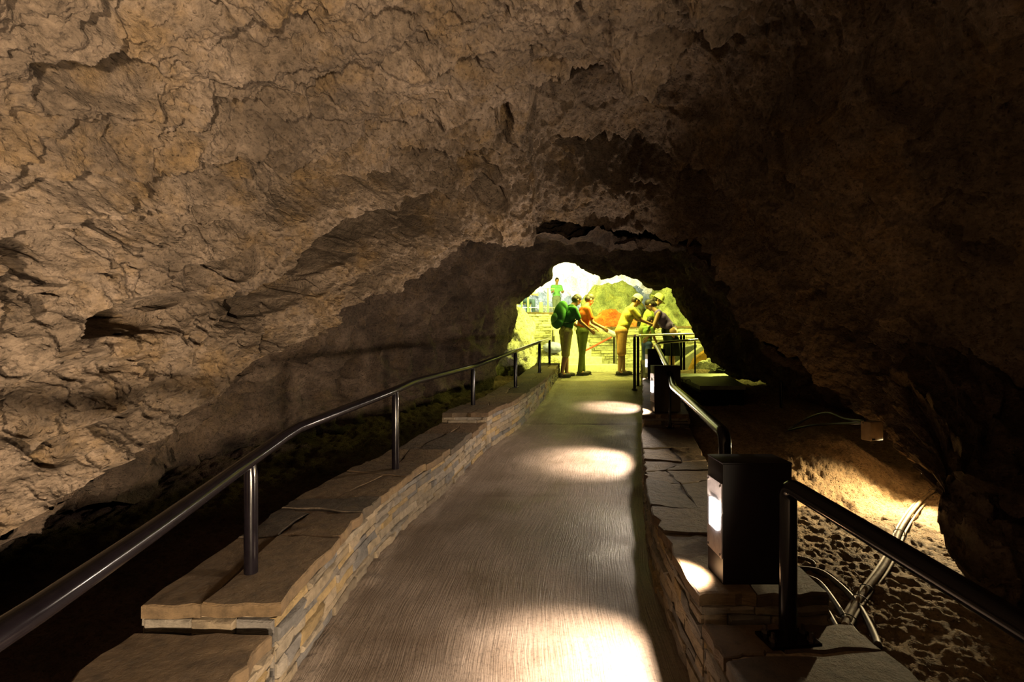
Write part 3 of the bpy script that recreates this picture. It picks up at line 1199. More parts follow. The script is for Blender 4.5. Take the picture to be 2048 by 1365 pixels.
def chamber_wall(x0, x1, y, z0, z1, thick, label):
    root = empty('masonry_wall', ((x0 + x1) / 2, y + thick / 2, z0), label, 'stone wall')
    m = MB()
    m.box((x0 + .01, y + .015, z0 - .1), (x1 - .01, y + thick, z1 - .02))
    m.build('mortar_core', M_MORTAR, root, smooth=False)
    m = MB()
    stones_face(m, lambda s: (s, y), x0, x1, lambda s: z0 - .02, lambda s: z1 - .05, lambda s: (0, -1), .045, .085, .15, .5, .03, YCOLS)
    for xe, nn in ((x0, -1), (x1, 1)):
        stones_face(m, lambda s: (xe, y + s), 0, thick, lambda s: z0, lambda s: z1 - .05, lambda s: (nn, 0), .045, .085, .15, .4, .02, YCOLS)
    m.build('masonry', M_STONE, root, angle=.5, colors=True)
    m = MB()
    coping(m, lambda yy: x0, lambda yy: x1, lambda yy: z1 - float(fz(yy)) + float(fz(yy)), y - .02, y + thick, 1, .05, max(2, int((x1 - x0) / .5)))
    m.build('coping_slabs', M_STONE, root, angle=.4, colors=True)
    return root


chamber_wall(1.90, 5.4, 12.7, .55, 1.62, .5, 'long yellow-lit masonry wall behind the group of visitors, right of the stairs')
chamber_wall(.35, 1.17, 13.9, .55, 2.05, .5, 'tall masonry retaining wall holding up the terrace, left of the stairs')

# terrace floor
m = MB()
m.box((-.6, 14.3, 1.85), (2.3, 22.5, 2.05))
o = m.build('floor_terrace', M_CONC_Y, None, smooth=False)
o['kind'] = 'structure'

# stairs
st_root = empty('stone_stairs', (1.5, 11.1, .556), 'pale yellow stone stairs climbing from the landing to the terrace', 'stairs')
for i in range(9):
    y0 = 11.05 + .32 * i
    xr = 2.38 if i == 0 else (2.05 if i == 1 else 1.86)
    m = MB()
    m.box((1.06 if i < 7 else 1.22, y0, .45), (xr, y0 + .60 + (.4 if i == 8 else 0), .556 + .165 * (i + 1)), .012)
    m.build('step', M_CONC_Y, st_root, angle=.5)

# ------------------------------------------------------------------ handrails
def rail_post(base, top, r, root, plate=0.0, bolts=0, rot=0.0):
    m = MB()
    m.tube([Vector(base), Vector((top[0], top[1], top[2] - r * 2.4)), Vector((top[0], top[1], top[2] - r * .4))], r, 18, True,
           lambda i: r if i < 2 else r * .72)
    o = m.build('post', M_BLACK, root, angle=.7)
    if plate:
        m = MB()
        b = Vector(base)
        m.box((b.x - plate, b.y - plate * .55, b.z), (b.x + plate, b.y + plate * .55, b.z + .008), .002, rz=rot)
        m.build('base_plate', M_BLACK, root, smooth=False)
        for k in range(bolts):
            s_ = -1 if k % 2 == 0 else 1
            c = b + Matrix.Rotation(rot, 3, 'Z') @ Vector((s_ * plate * .72, (0 if bolts == 2 else (.3 if k > 1 else -.3)) * plate, .008))
            m = MB()
            m.cyl(c, c + Vector((0, 0, .010)), .012, n=6)
            m.cyl(c, c + Vector((0, 0, .024)), .006, n=10)
            m.build('bolt', M_BOLT, root, angle=.5)
    return o


RL = [(-.88, -.5, .745), (-.875, .4, .745), tuple(P(0, 1272, .86)), tuple(P(300, 1066, 1.30)), tuple(P(500, 922, 1.95)), tuple(P(590, 858, 2.35)),
      tuple(P(790, 781, 3.5)), tuple(P(830, 763, 3.95)), tuple(P(945, 734, 5.55)), tuple(P(1030, 703, 6.86)),
      tuple(P(1078, 685, 8.5)), tuple(P(1100, 678, 10.0))]
left_rail = empty('handrail', (-.9, 2, float(top_left(2))), 'long black handrail on the left stone wall, on six posts', 'handrail')
m = MB()
m.tube(resample(round_path(RL, .05, 4), .12), .0265, 20)
m.build('rail', M_BLACK, left_rail, angle=1.0)
for (u, d, vt) in ((502, 1.95, 921), (791, 3.5, 781), (946, 5.55, 734), (1031, 6.86, 703), (1079, 8.5, 685), (1099, 9.95, 679)):
    t = P(u, vt, d)
    rail_post((t.x, d, float(top_left(d)) - .004), t, .0255, left_rail, .045, 0)

near_rail = empty('handrail', (.88, 1.6, .30), 'thick black handrail at lower right with a bolted post, nearest the camera', 'handrail')
m = MB()
m.tube(round_path([(.883, 1.6, .295), (.883, 1.6, .79), (.935, .92, .727), (.99, .1, .64), (1.0, -.4, .60)], .045, 8), .0265, 24)
m.build('rail', M_BLACK, near_rail, angle=1.0)
m = MB()
m.box((.883 - .085, 1.6 - .045, float(top_right(1.6)) + .002), (.883 + .085, 1.6 + .045, float(top_right(1.6)) + .012), .002, rz=.12)
m.build('base_plate', M_BLACK, near_rail, smooth=False)
for (ox, oy) in ((-.06, -.022), (-.06, .025), (.062, -.02), (.062, .025)):
    c = Vector((.883 + ox, 1.6 + oy, float(top_right(1.6)) + .012))
    m = MB()
    m.cyl(c, c + Vector((0, 0, .011)), .011, n=6)
    m.cyl(c, c + Vector((0, 0, .026)), .0055, n=10)
    m.build('bolt', M_BOLT, near_rail, angle=.5)

mid_rail = empty('handrail', (.93, 2.2, .38), 'olive-gleaming black handrail rising behind the big bollard past the two smaller ones', 'handrail')
m = MB()
m.tube(round_path([P(1450, 1100, 2.2) + Vector((0, 0, 0)), P(1450, 868, 2.2), P(1347, 775, 4.1), P(1337, 738, 5.0), P(1313, 692, 6.7)], .07, 8), .0265, 24)
m.build('rail', M_BLACK, mid_rail, angle=1.0)
t = P(1340, 745, 4.6)
rail_post((t.x, 4.6, float(top_right(4.6)) - .004), (t.x, 4.6, t.z), .012, mid_rail, .035, 2)
m = MB()
b = P(1450, 900, 2.2)
m.box((b.x - .05, b.y - .04, float(top_right(2.2))), (b.x + .05, b.y + .04, float(top_right(2.2)) + .008), .002)
m.build('base_plate', M_BLACK, mid_rail, smooth=False)

bend_rail = empty('handrail', (2.1, 7.2, .7), 'short grey handrail curving right just above the farthest bollard', 'handrail')
m = MB()
a = P(1310, 692, 7.3)
m.tube(round_path([(a.x, a.y, .72), a, P(1320, 686, 7.6), P(1404, 679, 9.0)], .06, 6), .022, 16)
m.build('rail', M_STEEL, bend_rail, angle=1.0)
for (u, v, d) in ((1343, 684, 7.95), (1390, 681, 8.75)):
    t = P(u, v, d)
    rail_post((t.x, d, .62), t, .014, bend_rail, .03)

gate_rail = empty('handrail', (2.1, 8.5, .45), 'grey steel handrail on twin black posts at the end of the path', 'handrail')
a, b = P(1269, 672, 8.5), P(1276, 671, 8.9)
m = MB()
m.tube(round_path([P(1270, 672, 8.5), P(1277, 671, 8.9), P(1392, 668, 10.3)], .05, 6), .024, 16)
m.build('rail', M_STEEL, gate_rail, angle=1.0)
rail_post((a.x, 8.5, float(fz(8.5)) + .002), a, .025, gate_rail, .05, 2)
rail_post((b.x, 8.9, float(fz(8.9)) + .002), b, .025, gate_rail, .05, 0)
for (u, d) in ((1362, 9.93), (1368, 10.0)):
    t = P(u, 669, d)
    rail_post((t.x, d, .57), t, .024, gate_rail, .05)

stair_rail = empty('handrail', (2.0, 11.9, .56), 'slender stair handrail in front of the masonry wall, with a red sloping bar', 'handrail')
m = MB()
m.tube([P(1222, 673, 11.7), P(1300, 672, 11.8)], .022, 12)
m.build('rail', M_STEEL, stair_rail, angle=1.0)
m = MB()
m.tube([P(1224, 674, 11.72), P(1170, 702, 11.3)], .022, 12)
tag(m.build('sloping_bar', simple_mat('red_paint', (.55, .07, .04), .4), stair_rail, angle=1.0), 'red sloping bar')
for (u, d) in ((1228, 11.72), (1296, 11.8)):
    t = P(u, 673, d)
    rail_post((t.x, d, .57), t, .018, stair_rail, .04)

lilac = empty('sloping_handrail', tuple(P(1240, 676, 12.35)), 'broad pale lilac sloping bar descending right from the green backpack', 'handrail')
m = MB()
m.tube([P(1143, 628, 12.3), P(1188, 649, 12.32), P(1240, 674, 12.34)], .055, 16)
m.build('rail', simple_mat('lilac_white_paint', (.74, .68, .92), .4, 0, .04), lilac, angle=1.0)
for (u, v) in ((1150, 632), (1232, 671)):
    t = P(u, v, 12.32)
    m = MB()
    m.cyl((t.x, t.y, .55 if u > 1200 else 1.50), t, .02)
    m.build('post', M_STEEL, lilac)

# ------------------------------------------------------------------ bollards
BL = ['big dark box bollard with glowing lamp on its left side, nearest the camera',
      'dark box bollard with a thin post in front, middle one of the right wall',
      'smallest dark box bollard, farthest along the right wall, partly hidden']
for i, (bx, by, bz) in enumerate(BOLLARDS):
    w, dp, h = .247, .137, .437
    root = empty('lamp_bollard', (bx + w / 2, by + dp / 2, bz), BL[i], 'bollard lamp', 'box bollards along the right wall')
    m = MB()
    m.box((bx, by, bz), (bx + w, by + dp, bz + h - .006), .002)
    m.build('body', M_BOX, root, angle=.4)
    m = MB()
    m.box((bx - .001, by - .001, bz + h - .006), (bx + w + .001, by + dp + .001, bz + h), .0015)
    m.build('cap', M_BOX, root, angle=.4)
    m = MB()          # cover plate with an opening, on the path side
    x0, x1 = bx - .004, bx + .001
    ya, yb = by + .003, by + dp - .003
    za, zb = bz + .09, bz + .36
    la, lb = bz + .18, bz + .285
    m.box((x0, ya, za), (x1, yb, la), .001)
    m.box((x0, ya, lb), (x1, yb, zb), .001)
    m.box((x0, ya, la), (x1, ya + .03, lb), .001)
    m.box((x0, yb - .03, la), (x1, yb, lb), .001)
    pl = m.build('cover_plate', M_PLATE, root, smooth=False)
    for (yy, zz) in ((ya + .012, za + .012), (yb - .012, za + .012), (ya + .012, zb - .012), (yb - .012, zb - .012)):
        m = MB()
        m.cyl((x0 - .003, yy, zz), (x0 + .001, yy, zz), .0045, n=8)
        m.build('screw', M_BOLT, pl, angle=.5)
    m = MB()
    m.box((bx - .010, ya + .031, la + .001), (bx - .001, yb - .031, lb - .001), .003)
    m.build('lamp_lens', M_LENS, root, angle=.5)

# ------------------------------------------------------------------ metal hatch right of the far bollards
hatch = empty('metal_hatch', (2.7, 7.4, .45), 'low flat grey-green metal hatch cover on a dark base, beyond the bollards', 'hatch')
fr_l, fr_r = P(1352, 771, 6.25), P(1488, 769, 6.3)
bk_l, bk_r = P(1352, 746, 8.6), P(1450, 745, 8.6)
zt = .69
vs = [(2.35, 6.25, zt), (fr_r.x, 6.25, zt), (bk_r.x, 8.6, zt), (2.75, 8.6, zt)]
m = MB()
m.add([(x, y, z - .05) for x, y, z in vs] + vs, [(0, 1, 5, 4), (1, 2, 6, 5), (2, 3, 7, 6), (3, 0, 4, 7), (4, 5, 6, 7), (3, 2, 1, 0)])
m.build('lid', M_HATCH, hatch, smooth=False)
m = MB()
cx = sum(v[0] for v in vs) / 4
cy = sum(v[1] for v in vs) / 4
inn = [(cx + (x - cx) * .95, cy + (y - cy) * .96) for x, y, z in vs]
m.add([(x, y, .16) for x, y in inn] + [(x, y, zt - .05) for x, y in inn],
      [(0, 1, 5, 4), (1, 2, 6, 5), (2, 3, 7, 6), (3, 0, 4, 7), (4, 5, 6, 7), (3, 2, 1, 0)])
m.build('base', M_BLACK, hatch, smooth=False)
for (ux) in (1361, 1376):
    c = P(ux, 762, 6.85)
    m = MB()
    m.tube(round_path([(c.x - .03, 6.85, zt - .002), (c.x - .03, 6.85, zt + .028), (c.x + .03, 6.85, zt + .028), (c.x + .03, 6.85, zt - .002)], .012, 4), .005, 8)
    m.build('handle', M_BLACK, hatch, angle=1.0)


def prism(name, poly, d, thick, mat, label, cat):
    """Extruded wall panel standing at distance d."""
    p0 = [P(u, v, d) for u, v in poly]
    p1 = [q + Vector((0, thick, 0)) for q in p0]
    n = len(poly)
    c = sum(p0, Vector()) / n
    c.z = min(q.z for q in p0)
    fs = [tuple(range(n))[::-1], tuple(range(n, 2 * n))] + [(i, (i + 1) % n, n + (i + 1) % n, n + i) for i in range(n)]
    o = link_mesh(name, [q - c for q in p0 + p1], fs, mat)
    o.location = c
    mod_ = o.modifiers.new('bevel', 'BEVEL')
    mod_.width = .012
    tag(o, label, cat)
    return o


prism('concrete_parapet', [(1338, 702), (1394, 689), (1394, 697), (1343, 737), (1335, 752), (1330, 752)], 11.2, .14, M_CONC,
      'dark grey-green triangular concrete parapet below the curving grey handrail', 'parapet')
prism('sloping_ramp', [(1333, 756), (1333, 742), (1398, 696), (1419, 684), (1424, 690), (1385, 720), (1372, 756)], 10.9, .16, M_CONC_Y,
      'pale yellow sloping concrete ramp edge above the orange wall', 'ramp')
prism('orange_bank', [(1372, 757), (1392, 716), (1424, 692), (1434, 706), (1412, 757)], 10.55, .16, M_ORANGE,
      'orange-brown sloping wall face beside the hatch', 'ramp wall')

# ------------------------------------------------------------------ conduits on the right-hand ground
from mathutils.bvhtree import BVHTree
gr = bpy.data.objects['floor_right'].data
co = np.zeros(len(gr.vertices) * 3)
gr.vertices.foreach_get('co', co)
co = co.reshape(-1, 3)
tree = BVHTree.FromPolygons([Vector(c) for c in co], [tuple(p.vertices) for p in gr.polygons])
O = Vector((0, 0, CZ))


def on_ground(u, v, lift=.02):
    d = (P(u, v, 1) - O).normalized()
    hit = tree.ray_cast(O, d, 12)
    if hit[0] is None:
        return P(u, v, 2.0)
    return hit[0] + Vector((0, 0, lift))


def drape(uvs, r, lift=0.0):
    return smooth_path([on_ground(u, v, r + lift) for u, v in uvs], 8)


def hose(name, uvs, r, mat, label, cat='cable', corr=False, lift=0.0, group=None):
    pts = drape(uvs, r, lift)
    if corr:
        pts = resample(pts, .0035)
        m = MB()
        m.tube(pts, r, 12, True, lambda i: r * (1.0 if i % 3 else .86))
    else:
        pts = resample(pts, .02)
        m = MB()
        m.tube(pts, r, 10)
    o = m.build(name, mat, None, angle=3.0)
    # put the origin on the object
    c = pts[len(pts) // 2].copy()
    o.data.transform(Matrix.Translation(-c))
    o.location = c
    tag(o, label, cat, group)
    return pts


b1 = hose('corrugated_conduit', [(1872, 982), (1835, 1015), (1803, 1062), (1784, 1110), (1762, 1150), (1734, 1186), (1708, 1225), (1690, 1262)],
          .0125, M_HOSE, 'ribbed tan conduit, thickest of the taped bundle running down the right-hand ground', corr=True, lift=.004)
b2 = hose('cable', [(1880, 985), (1842, 1020), (1812, 1066), (1794, 1112), (1772, 1154), (1742, 1192), (1715, 1232), (1697, 1268)],
          .006, M_HOSE, 'thin tan cable along the right side of the ribbed conduit', lift=.004)
b3 = hose('cable', [(1866, 984), (1826, 1014), (1794, 1060), (1774, 1108), (1750, 1148), (1722, 1186), (1697, 1222), (1681, 1254)],
          .007, M_HOSE, 'thin tan cable along the left side of the ribbed conduit', lift=.004)
hose('hose', [(1590, 1142), (1640, 1150), (1680, 1178), (1712, 1212), (1735, 1250), (1752, 1286), (1757, 1302)], .012, M_HOSE_D,
     'dark hose looping behind the conduit bundle and ending in the hollow')
hose('hose', [(1612, 1158), (1640, 1172), (1668, 1208), (1700, 1258), (1728, 1290), (1752, 1308)], .010, M_HOSE_D,
     'dark hose running diagonally from the flagstone corner down to the hollow')
hose('cable', [(1655, 1225), (1675, 1262), (1692, 1290), (1715, 1325), (1750, 1372)], .008, M_HOSE_D,
     'dark cable leaving the bottom of the picture beside the right wall')
hose('cable', [(1690, 1262), (1700, 1290), (1722, 1328), (1760, 1378)], .005, M_HOSE_D,
     'thinnest dark cable at the bottom right, beside the wall')
# coil of rope-like conduit behind the post
cc = on_ground(1612, 1132, .012)
pts = [cc + Vector((.055 * math.cos(a_) - .02, .03 * math.sin(a_), .008 * math.sin(a_ * .5) + .004 * a_)) for a_ in np.linspace(-2.4, 3.6, 30)]
pts = resample(pts, .0035)
m = MB()
m.tube([p - cc for p in pts], .009, 10, True, lambda i: .009 if i % 3 else .0075)
o = m.build('conduit_loop', M_HOSE_D, None, angle=3)
o.location = cc
tag(o, 'small loop of ribbed dark conduit just right of the bolted post', 'cable')
for k, (u, v) in enumerate(((1868, 986), (1800, 1066), (1737, 1180), (1722, 1200), (1700, 1240))):
    i = min(range(len(b1)), key=lambda j: ((1024 + F * b1[j].x / b1[j].y - u) ** 2 + (682.5 - F * (b1[j].z - CZ) / b1[j].y - v) ** 2))
    i = min(max(i, 1), len(b1) - 2)
    c = b1[i]
    t = (b1[i + 1] - b1[i - 1]).normalized()
    s_ = t.cross(Vector((0, 0, 1))).normalized()
    up = s_.cross(t)
    ring = [c + s_ * .024 * math.cos(q) + up * .0155 * math.sin(q) for q in np.linspace(0, 2 * math.pi, 20)]
    m = MB()
    m.tube([p - c for p in ring], .0022, 6, False)
    m.tube([ring[3] - c, ring[3] - c + up * .02 + s_ * .012], .0016, 5)
    o = m.build('cable_tie', M_TIE, None, angle=3)
    o.location = c
    tag(o, 'black cable tie around the conduit bundle, %s' % ('topmost near the rock edge', 'second from the top', 'third from the top',
        'fourth from the top, just below the third', 'lowest of the ties')[k], 'cable tie', 'ties on the conduit bundle')

# junction box with cables under the right-hand rock lip
jb = empty('junction_box', tuple(P(1745, 862, 3.5)), 'small brown junction box under the rock lip on the right, with dark cables', 'box')
c = P(1745, 862, 3.5)
m = MB()
m.box((c.x - .06, c.y - .03, c.z - .065), (c.x + .06, c.y + .04, c.z + .065), .006, rz=.3)
m.build('case', simple_mat('brown_plastic', (.16, .11, .07), .5), jb, angle=.4)
m = MB()
m.box((c.x - .045, c.y - .034, c.z - .06), (c.x - .02, c.y - .029, c.z - .05), rz=.3, piv=c)
m.build('label_strip', M_BLACK, jb, smooth=False)
for k, uvd in enumerate(([(1728, 842, 3.5), (1690, 838, 3.9), (1655, 826, 4.2), (1618, 836, 4.6), (1580, 858, 4.6)],
                         [(1728, 846, 3.5), (1680, 848, 4.0), (1620, 852, 4.3), (1560, 866, 4.7), (1505, 880, 5.2)])):
    m = MB()
    pts = smooth_path([P(*q) for q in uvd], 8)
    c2 = pts[0]
    m.tube([p - c2 for p in pts], .009, 8)
    o = m.build('cable', M_TIE, None, angle=3)
    o.location = c2
    tag(o, ('upper arching black cable leaving the junction box', 'lower straighter black cable leaving the junction box')[k], 'cable')
c = P(1562, 790, 6.2)
m = MB()
m.cyl((0, 0, -.28), (0, 0, .24), .016)
m.ball((0, 0, .26), .03, .03, .03)
o = m.build('ground_stake', M_BLACK, None)
o.location = c
tag(o, 'short dark upright stake behind the hatch on the right', 'stake')

# ------------------------------------------------------------------ terrace furniture
tr = empty('terrace_railing', (.8, 14.7, 2.05), 'thin railing with green posts along the edge of the terrace', 'railing')
for (x, r, h) in ((.47, .03, .62), (.85, .055, .34), (1.05, .02, .75), (.28, .02, .75)):
    m = MB()
    m.box((x - r, 14.6, 2.05), (x + r, 14.6 + 2 * r, 2.05 + h), .006)
    m.build('post', simple_mat('green_paint', (.10, .28, .12), .5), tr, angle=.4)
for z in (2.23, 2.78):
    m = MB()
    m.cyl((.2, 14.63, z), (1.25, 14.63, z), .009, n=8)
    m.build('bar', M_STEEL, tr)
sg_ = empty('notice_panel', (.5, 14.55, 2.6), 'blank pale yellow notice panel fixed to the terrace railing', 'sign')
m = MB()
m.box((.25, 14.53, 2.62), (.70, 14.56, 2.76), .004)
m.build('panel', simple_mat('cream_panel', (.72, .70, .42), .5, 0, .03), sg_, angle=.4)
m = MB()
m.cyl((.30, 14.58, 2.05), (.30, 14.58, 2.7), .01)
m.build('post', M_STEEL, sg_)

# ------------------------------------------------------------------ people
SKIN = simple_mat('skin', (.62, .36, .22), .55, 0, .05, 8)
SKIN_D = simple_mat('tanned_skin', (.45, .24, .13), .55, 0, .05, 8)
HAIR = simple_mat('dark_hair', (.035, .025, .018), .6, 0, .2, 60)
SHOE = simple_mat('dark_shoe', (.06, .05, .045), .6)
EYE = simple_mat('eye_dark', (.02, .015, .012), .3)


def capsule(mb, a, b, ra, rb, n=14):
    a, b = Vector(a), Vector(b)
    mb.tube([a, b], ra, n, True, lambda i: ra if i == 0 else rb)
    mb.ball(a, ra, n=n, m=8)
    mb.ball(b, rb, n=n, m=8)


def remeshed(mb, name, mat, root, voxel, smooth=3):
    o = mb.build(name, mat, root, angle=3)
    md = o.modifiers.new('remesh', 'REMESH')
    md.mode = 'VOXEL'
    md.voxel_size = voxel
    md.use_smooth_shade = True
    sm = o.modifiers.new('smooth', 'SMOOTH')
    sm.iterations = smooth
    sm.factor = .5
    return o


def person(loc, yaw, H, label, bend=0.0, head_drop=.2, arms=((.3, .3), (.3, .3)), legs=((0.04, 0), (-.04, 0)), top=None, bottom=None,
           sleeves=True, long_legs=False, skirt=False, hat=None, hair=True, long_hair=False, skin=SKIN, seated=False, spread=.0, width=1.0,
           bottom2=None):
    """Local frame: x forward, y left, z up. bend = forward lean of the trunk."""
    root = empty('person', loc, label, 'person')
    k = H / 1.75
    Mw = Matrix.Translation(loc) @ Matrix.Rotation(yaw, 4, 'Z') @ Matrix.Scale(k, 4)
    W = lambda *p: Mw @ Vector(p)

    def cap(mb, a, b, ra, rb):
        capsule(mb, W(*a), W(*b), ra * k, rb * k)
    hip_z = .92 if not seated else .50
    body, shirt, pants = MB(), MB(), MB()
    pel = Vector((0, 0, hip_z))
    up = Vector((math.sin(bend), 0, math.cos(bend)))
    fw = Vector((math.cos(bend), 0, -math.sin(bend)))
    waist = pel + up * .14
    chest = pel + up * .36 + fw * .01
    neck = pel + up * .54
    hd_dir = Vector((math.sin(bend + head_drop), 0, math.cos(bend + head_drop)))
    head = neck + hd_dir * .17 + Vector((.02, 0, 0))
    sh_w = .175 * width
    # trunk
    for mb, e in ((body, 0.0), (shirt, .014)):
        cap(mb, waist + Vector((0, .055, 0)), waist + Vector((0, -.055, 0)), .095 + e, .095 + e)
        cap(mb, chest + Vector((0, .075 * width, 0)), chest + Vector((0, -.075 * width, 0)), .105 + e, .105 + e)
        cap(mb, waist, chest, .115 + e, .12 + e)
        cap(mb, neck - up * .06 + Vector((0, sh_w - .03, 0)), neck - up * .06 - Vector((0, sh_w - .03, 0)), .06 + e, .06 + e)
        cap(mb, chest, neck - up * .05, .11 + e, .07 + e)
    for mb, e in ((body, 0.0), (pants, .014)):
        cap(mb, pel + Vector((0, .07, 0)), pel - Vector((0, .07, 0)), .105 + e, .105 + e)
        cap(mb, pel, waist, .12 + e, .108 + e)
    cap(shirt, waist, pel + up * .03, .122, .128)
    # neck + head
    cap(body, neck - up * .03, head - hd_dir * .05, .055, .05)
    hm = Mw @ Matrix.Translation(head) @ Matrix.Rotation(bend + head_drop, 4, 'Y')
    r3 = hm.to_3x3()

    def hp(x, y, z):
        return hm @ Vector((x, y, z))
    q = r3.normalized()
    body.ball(hp(0, 0, .03), .092 * k, .074 * k, .098 * k, rot=q)
    body.ball(hp(.018, 0, -.035), .072 * k, .058 * k, .075 * k, rot=q)
    body.ball(hp(.092, 0, -.012), .018 * k, .012 * k, .022 * k, rot=q)      # nose
    body.ball(hp(.066, 0, -.085), .022 * k, .026 * k, .018 * k, rot=q)      # chin
    body.ball(hp(.082, 0, -.050), .010 * k, .022 * k, .008 * k, rot=q)      # lips
    for sy in (-1, 1):
        body.ball(hp(-.005, sy * .076, 0), .020 * k, .009 * k, .030 * k, rot=q)
    # arms
    for sy, (sa, ea) in ((1, arms[0]), (-1, arms[1])):
        sh = neck - up * .065 + Vector((0, sy * sh_w, 0))
        d1 = Vector((math.sin(sa), sy * .12, -math.cos(sa))).normalized()
        el = sh + d1 * .29
        d2 = Vector((math.sin(sa + ea), sy * .02, -math.cos(sa + ea))).normalized()
        wr = el + d2 * .255
        cap(body, sh, el, .050, .038)
        cap(body, el, wr, .038, .026)
        if sleeves:
            cap(shirt, sh, sh + d1 * .19, .066, .060)
        # hand: palm, four fingers and a thumb
        side = Vector((0, 1, 0)).cross(d2).normalized()
        palm = wr + d2 * .05
        for oy in (-.024, 0, .024):
            cap(body, wr + d2 * .01 + side * oy * .6, wr + d2 * .085 + side * oy, .017, .014)
        for fi, (oy, L) in enumerate(((-.033, .068), (-.011, .080), (.011, .075), (.033, .058))):
            b0 = wr + d2 * .085 + side * oy
            k1 = b0 + (d2 + Vector((0, -sy * .25, 0))).normalized() * L * .55
            k2 = k1 + (d2 + Vector((0, -sy * .8, 0))).normalized() * L * .5
            cap(body, b0, k1, .0095, .009)
            cap(body, k1, k2, .009, .008)
        tb = wr + d2 * .03 - side * .026
        cap(body, tb, tb + (d2 * .8 - side * .8).normalized() * .045, .011, .010)
        cap(body, tb + (d2 * .8 - side * .8).normalized() * .045, tb + (d2 * .8 - side * .8).normalized() * .045 + d2 * .03, .010, .009)
    # legs
    feet = []
    for sy, (ta, ka) in ((1, legs[0]), (-1, legs[1])):
        hj = pel + Vector((0, sy * .085, -.02))
        if seated:
            kn = hj + Vector((.42, sy * .04, -.01))
            an = kn + Vector((.02, 0, -.42))
        else:
            kn = hj + Vector((math.sin(ta) * .42, sy * spread * .5, -math.cos(ta) * .42))
            an = kn + Vector((math.sin(ta - ka) * .40, sy * spread * .5, -math.cos(ta - ka) * .40))
            an.z = .08
        cap(body, hj, kn, .082, .052)
        cap(body, kn, kn + (an - kn) * .35, .053, .056)
        cap(body, kn + (an - kn) * .35, an, .056, .034)
        cap(body, an, an + Vector((.12, 0, -.045)), .036, .03)
        feet.append(an)
        if long_legs:
            cap(pants, hj, kn, .098, .068)
            cap(pants, kn, an + Vector((0, 0, .02)), .068, .055)
        elif not skirt:
            cap(pants, hj, kn + (kn - hj) * .02, .100, .088)
    remeshed(body, 'body', skin, root, .008)
    remeshed(shirt, 'shirt', top, root, .010)
    if skirt:
        m = MB()
        n = 28
        prof = [(.16, .125, .115), (.02, .15, .15), (-.2, .165, .175), (-.50, .19, .20), (-.505, .18, .19)]
        rings = []
        for (dz, rx, ry) in prof:
            rings.append([W(rx * math.cos(a) + .01 * math.sin(7 * a) * (1 if dz < -.1 else 0) + (math.sin(bend) * .12 if dz > 0 else 0),
                            ry * math.sin(a) + .01 * math.cos(8 * a) * (1 if dz < -.1 else 0), hip_z + dz) for a in
                          [2 * math.pi * j / n for j in range(n)]])
        vs = [v for r in rings for v in r]
        fs = [(i * n + j, i * n + (j + 1) % n, (i + 1) * n + (j + 1) % n, (i + 1) * n + j) for i in range(len(prof) - 1) for j in range(n)]
        m.add(vs, fs)
        m.build('skirt', bottom, root, angle=2)
    else:
        remeshed(pants, 'trousers' if long_legs else 'shorts', bottom, root, .010)
    for an in feet:
        m = MB()
        m.ball(W(an.x + .10, an.y, .045), .10 * k, .042 * k, .042 * k, rot=Mw.to_3x3().normalized())
        m.ball(W(an.x - .02, an.y, .05), .060 * k, .040 * k, .05 * k, rot=Mw.to_3x3().normalized())
        o = remeshed(m, 'shoe', SHOE, root, .009)
        m = MB()
        n = 16
        ring0 = [W(an.x + .055 + .15 * math.cos(a), an.y + .046 * math.sin(a), .0) for a in [2 * math.pi * j / n for j in range(n)]]
        ring1 = [W(an.x + .055 + .15 * math.cos(a), an.y + .046 * math.sin(a), .022) for a in [2 * math.pi * j / n for j in range(n)]]
        m.add(ring0 + ring1, [(j, (j + 1) % n, n + (j + 1) % n, n + j) for j in range(n)] + [tuple(range(n))[::-1], tuple(range(n, 2 * n))])
        m.build('sole', M_STEEL if False else M_TIE, o, smooth=False)
    for sy in (-1, 1):
        m = MB()
        m.ball(hp(.082, sy * .030, .012), .010 * k, .013 * k, .007 * k, rot=q)
        m.build('eye', EYE, root)
    if hair:
        m = MB()
        m.ball(hp(-.012, 0, .045), .096 * k, .083 * k, .095 * k, rot=q)
        m.ball(hp(-.045, 0, .0), .068 * k, .078 * k, .075 * k, rot=q)
        if long_hair:
            m.ball(hp(-.085, 0, -.03), .045 * k, .06 * k, .08 * k, rot=q)
            m.ball(hp(-.10, 0, .05), .05 * k, .05 * k, .05 * k, rot=q)
        remeshed(m, 'hair', HAIR, root, .009)
    if hat:
        mat, kind = hat
        m = MB()
        n = 24
        crown = [(.112, .0), (.110, .04), (.098, .08), (.070, .11), (.02, .122)]
        rings = [[hp(-.005 + r * math.cos(a), r * .88 * math.sin(a), .035 + z) for a in [2 * math.pi * j / n for j in range(n)]] for r, z in crown]
        if kind == 'cap':
            brim = [hp(-.005 + (.112 + (.10 if math.cos(a) > 0 else .0) * max(0, math.cos(a)) ** .6) * math.cos(a), .100 * math.sin(a),
                       .030 - .02 * max(0, math.cos(a))) for a in [2 * math.pi * j / n for j in range(n)]]
        else:
            brim = [hp(-.005 + .175 * math.cos(a), .160 * math.sin(a), .015) for a in [2 * math.pi * j / n for j in range(n)]]
        rings = [brim] + rings
        vs = [v for r in rings for v in r]
        fs = [(i * n + j, i * n + (j + 1) % n, (i + 1) * n + (j + 1) % n, (i + 1) * n + j) for i in range(len(rings) - 1) for j in range(n)]
        fs.append(tuple((len(rings) - 1) * n + j for j in range(n)))
        m.add(vs, fs)
        o = m.build('hat' if kind != 'cap' else 'cap', mat, root, angle=1.2)
        so = o.modifiers.new('solid', 'SOLIDIFY')
        so.thickness = .004
    return root, W, (pel, up, fw, neck, chest)


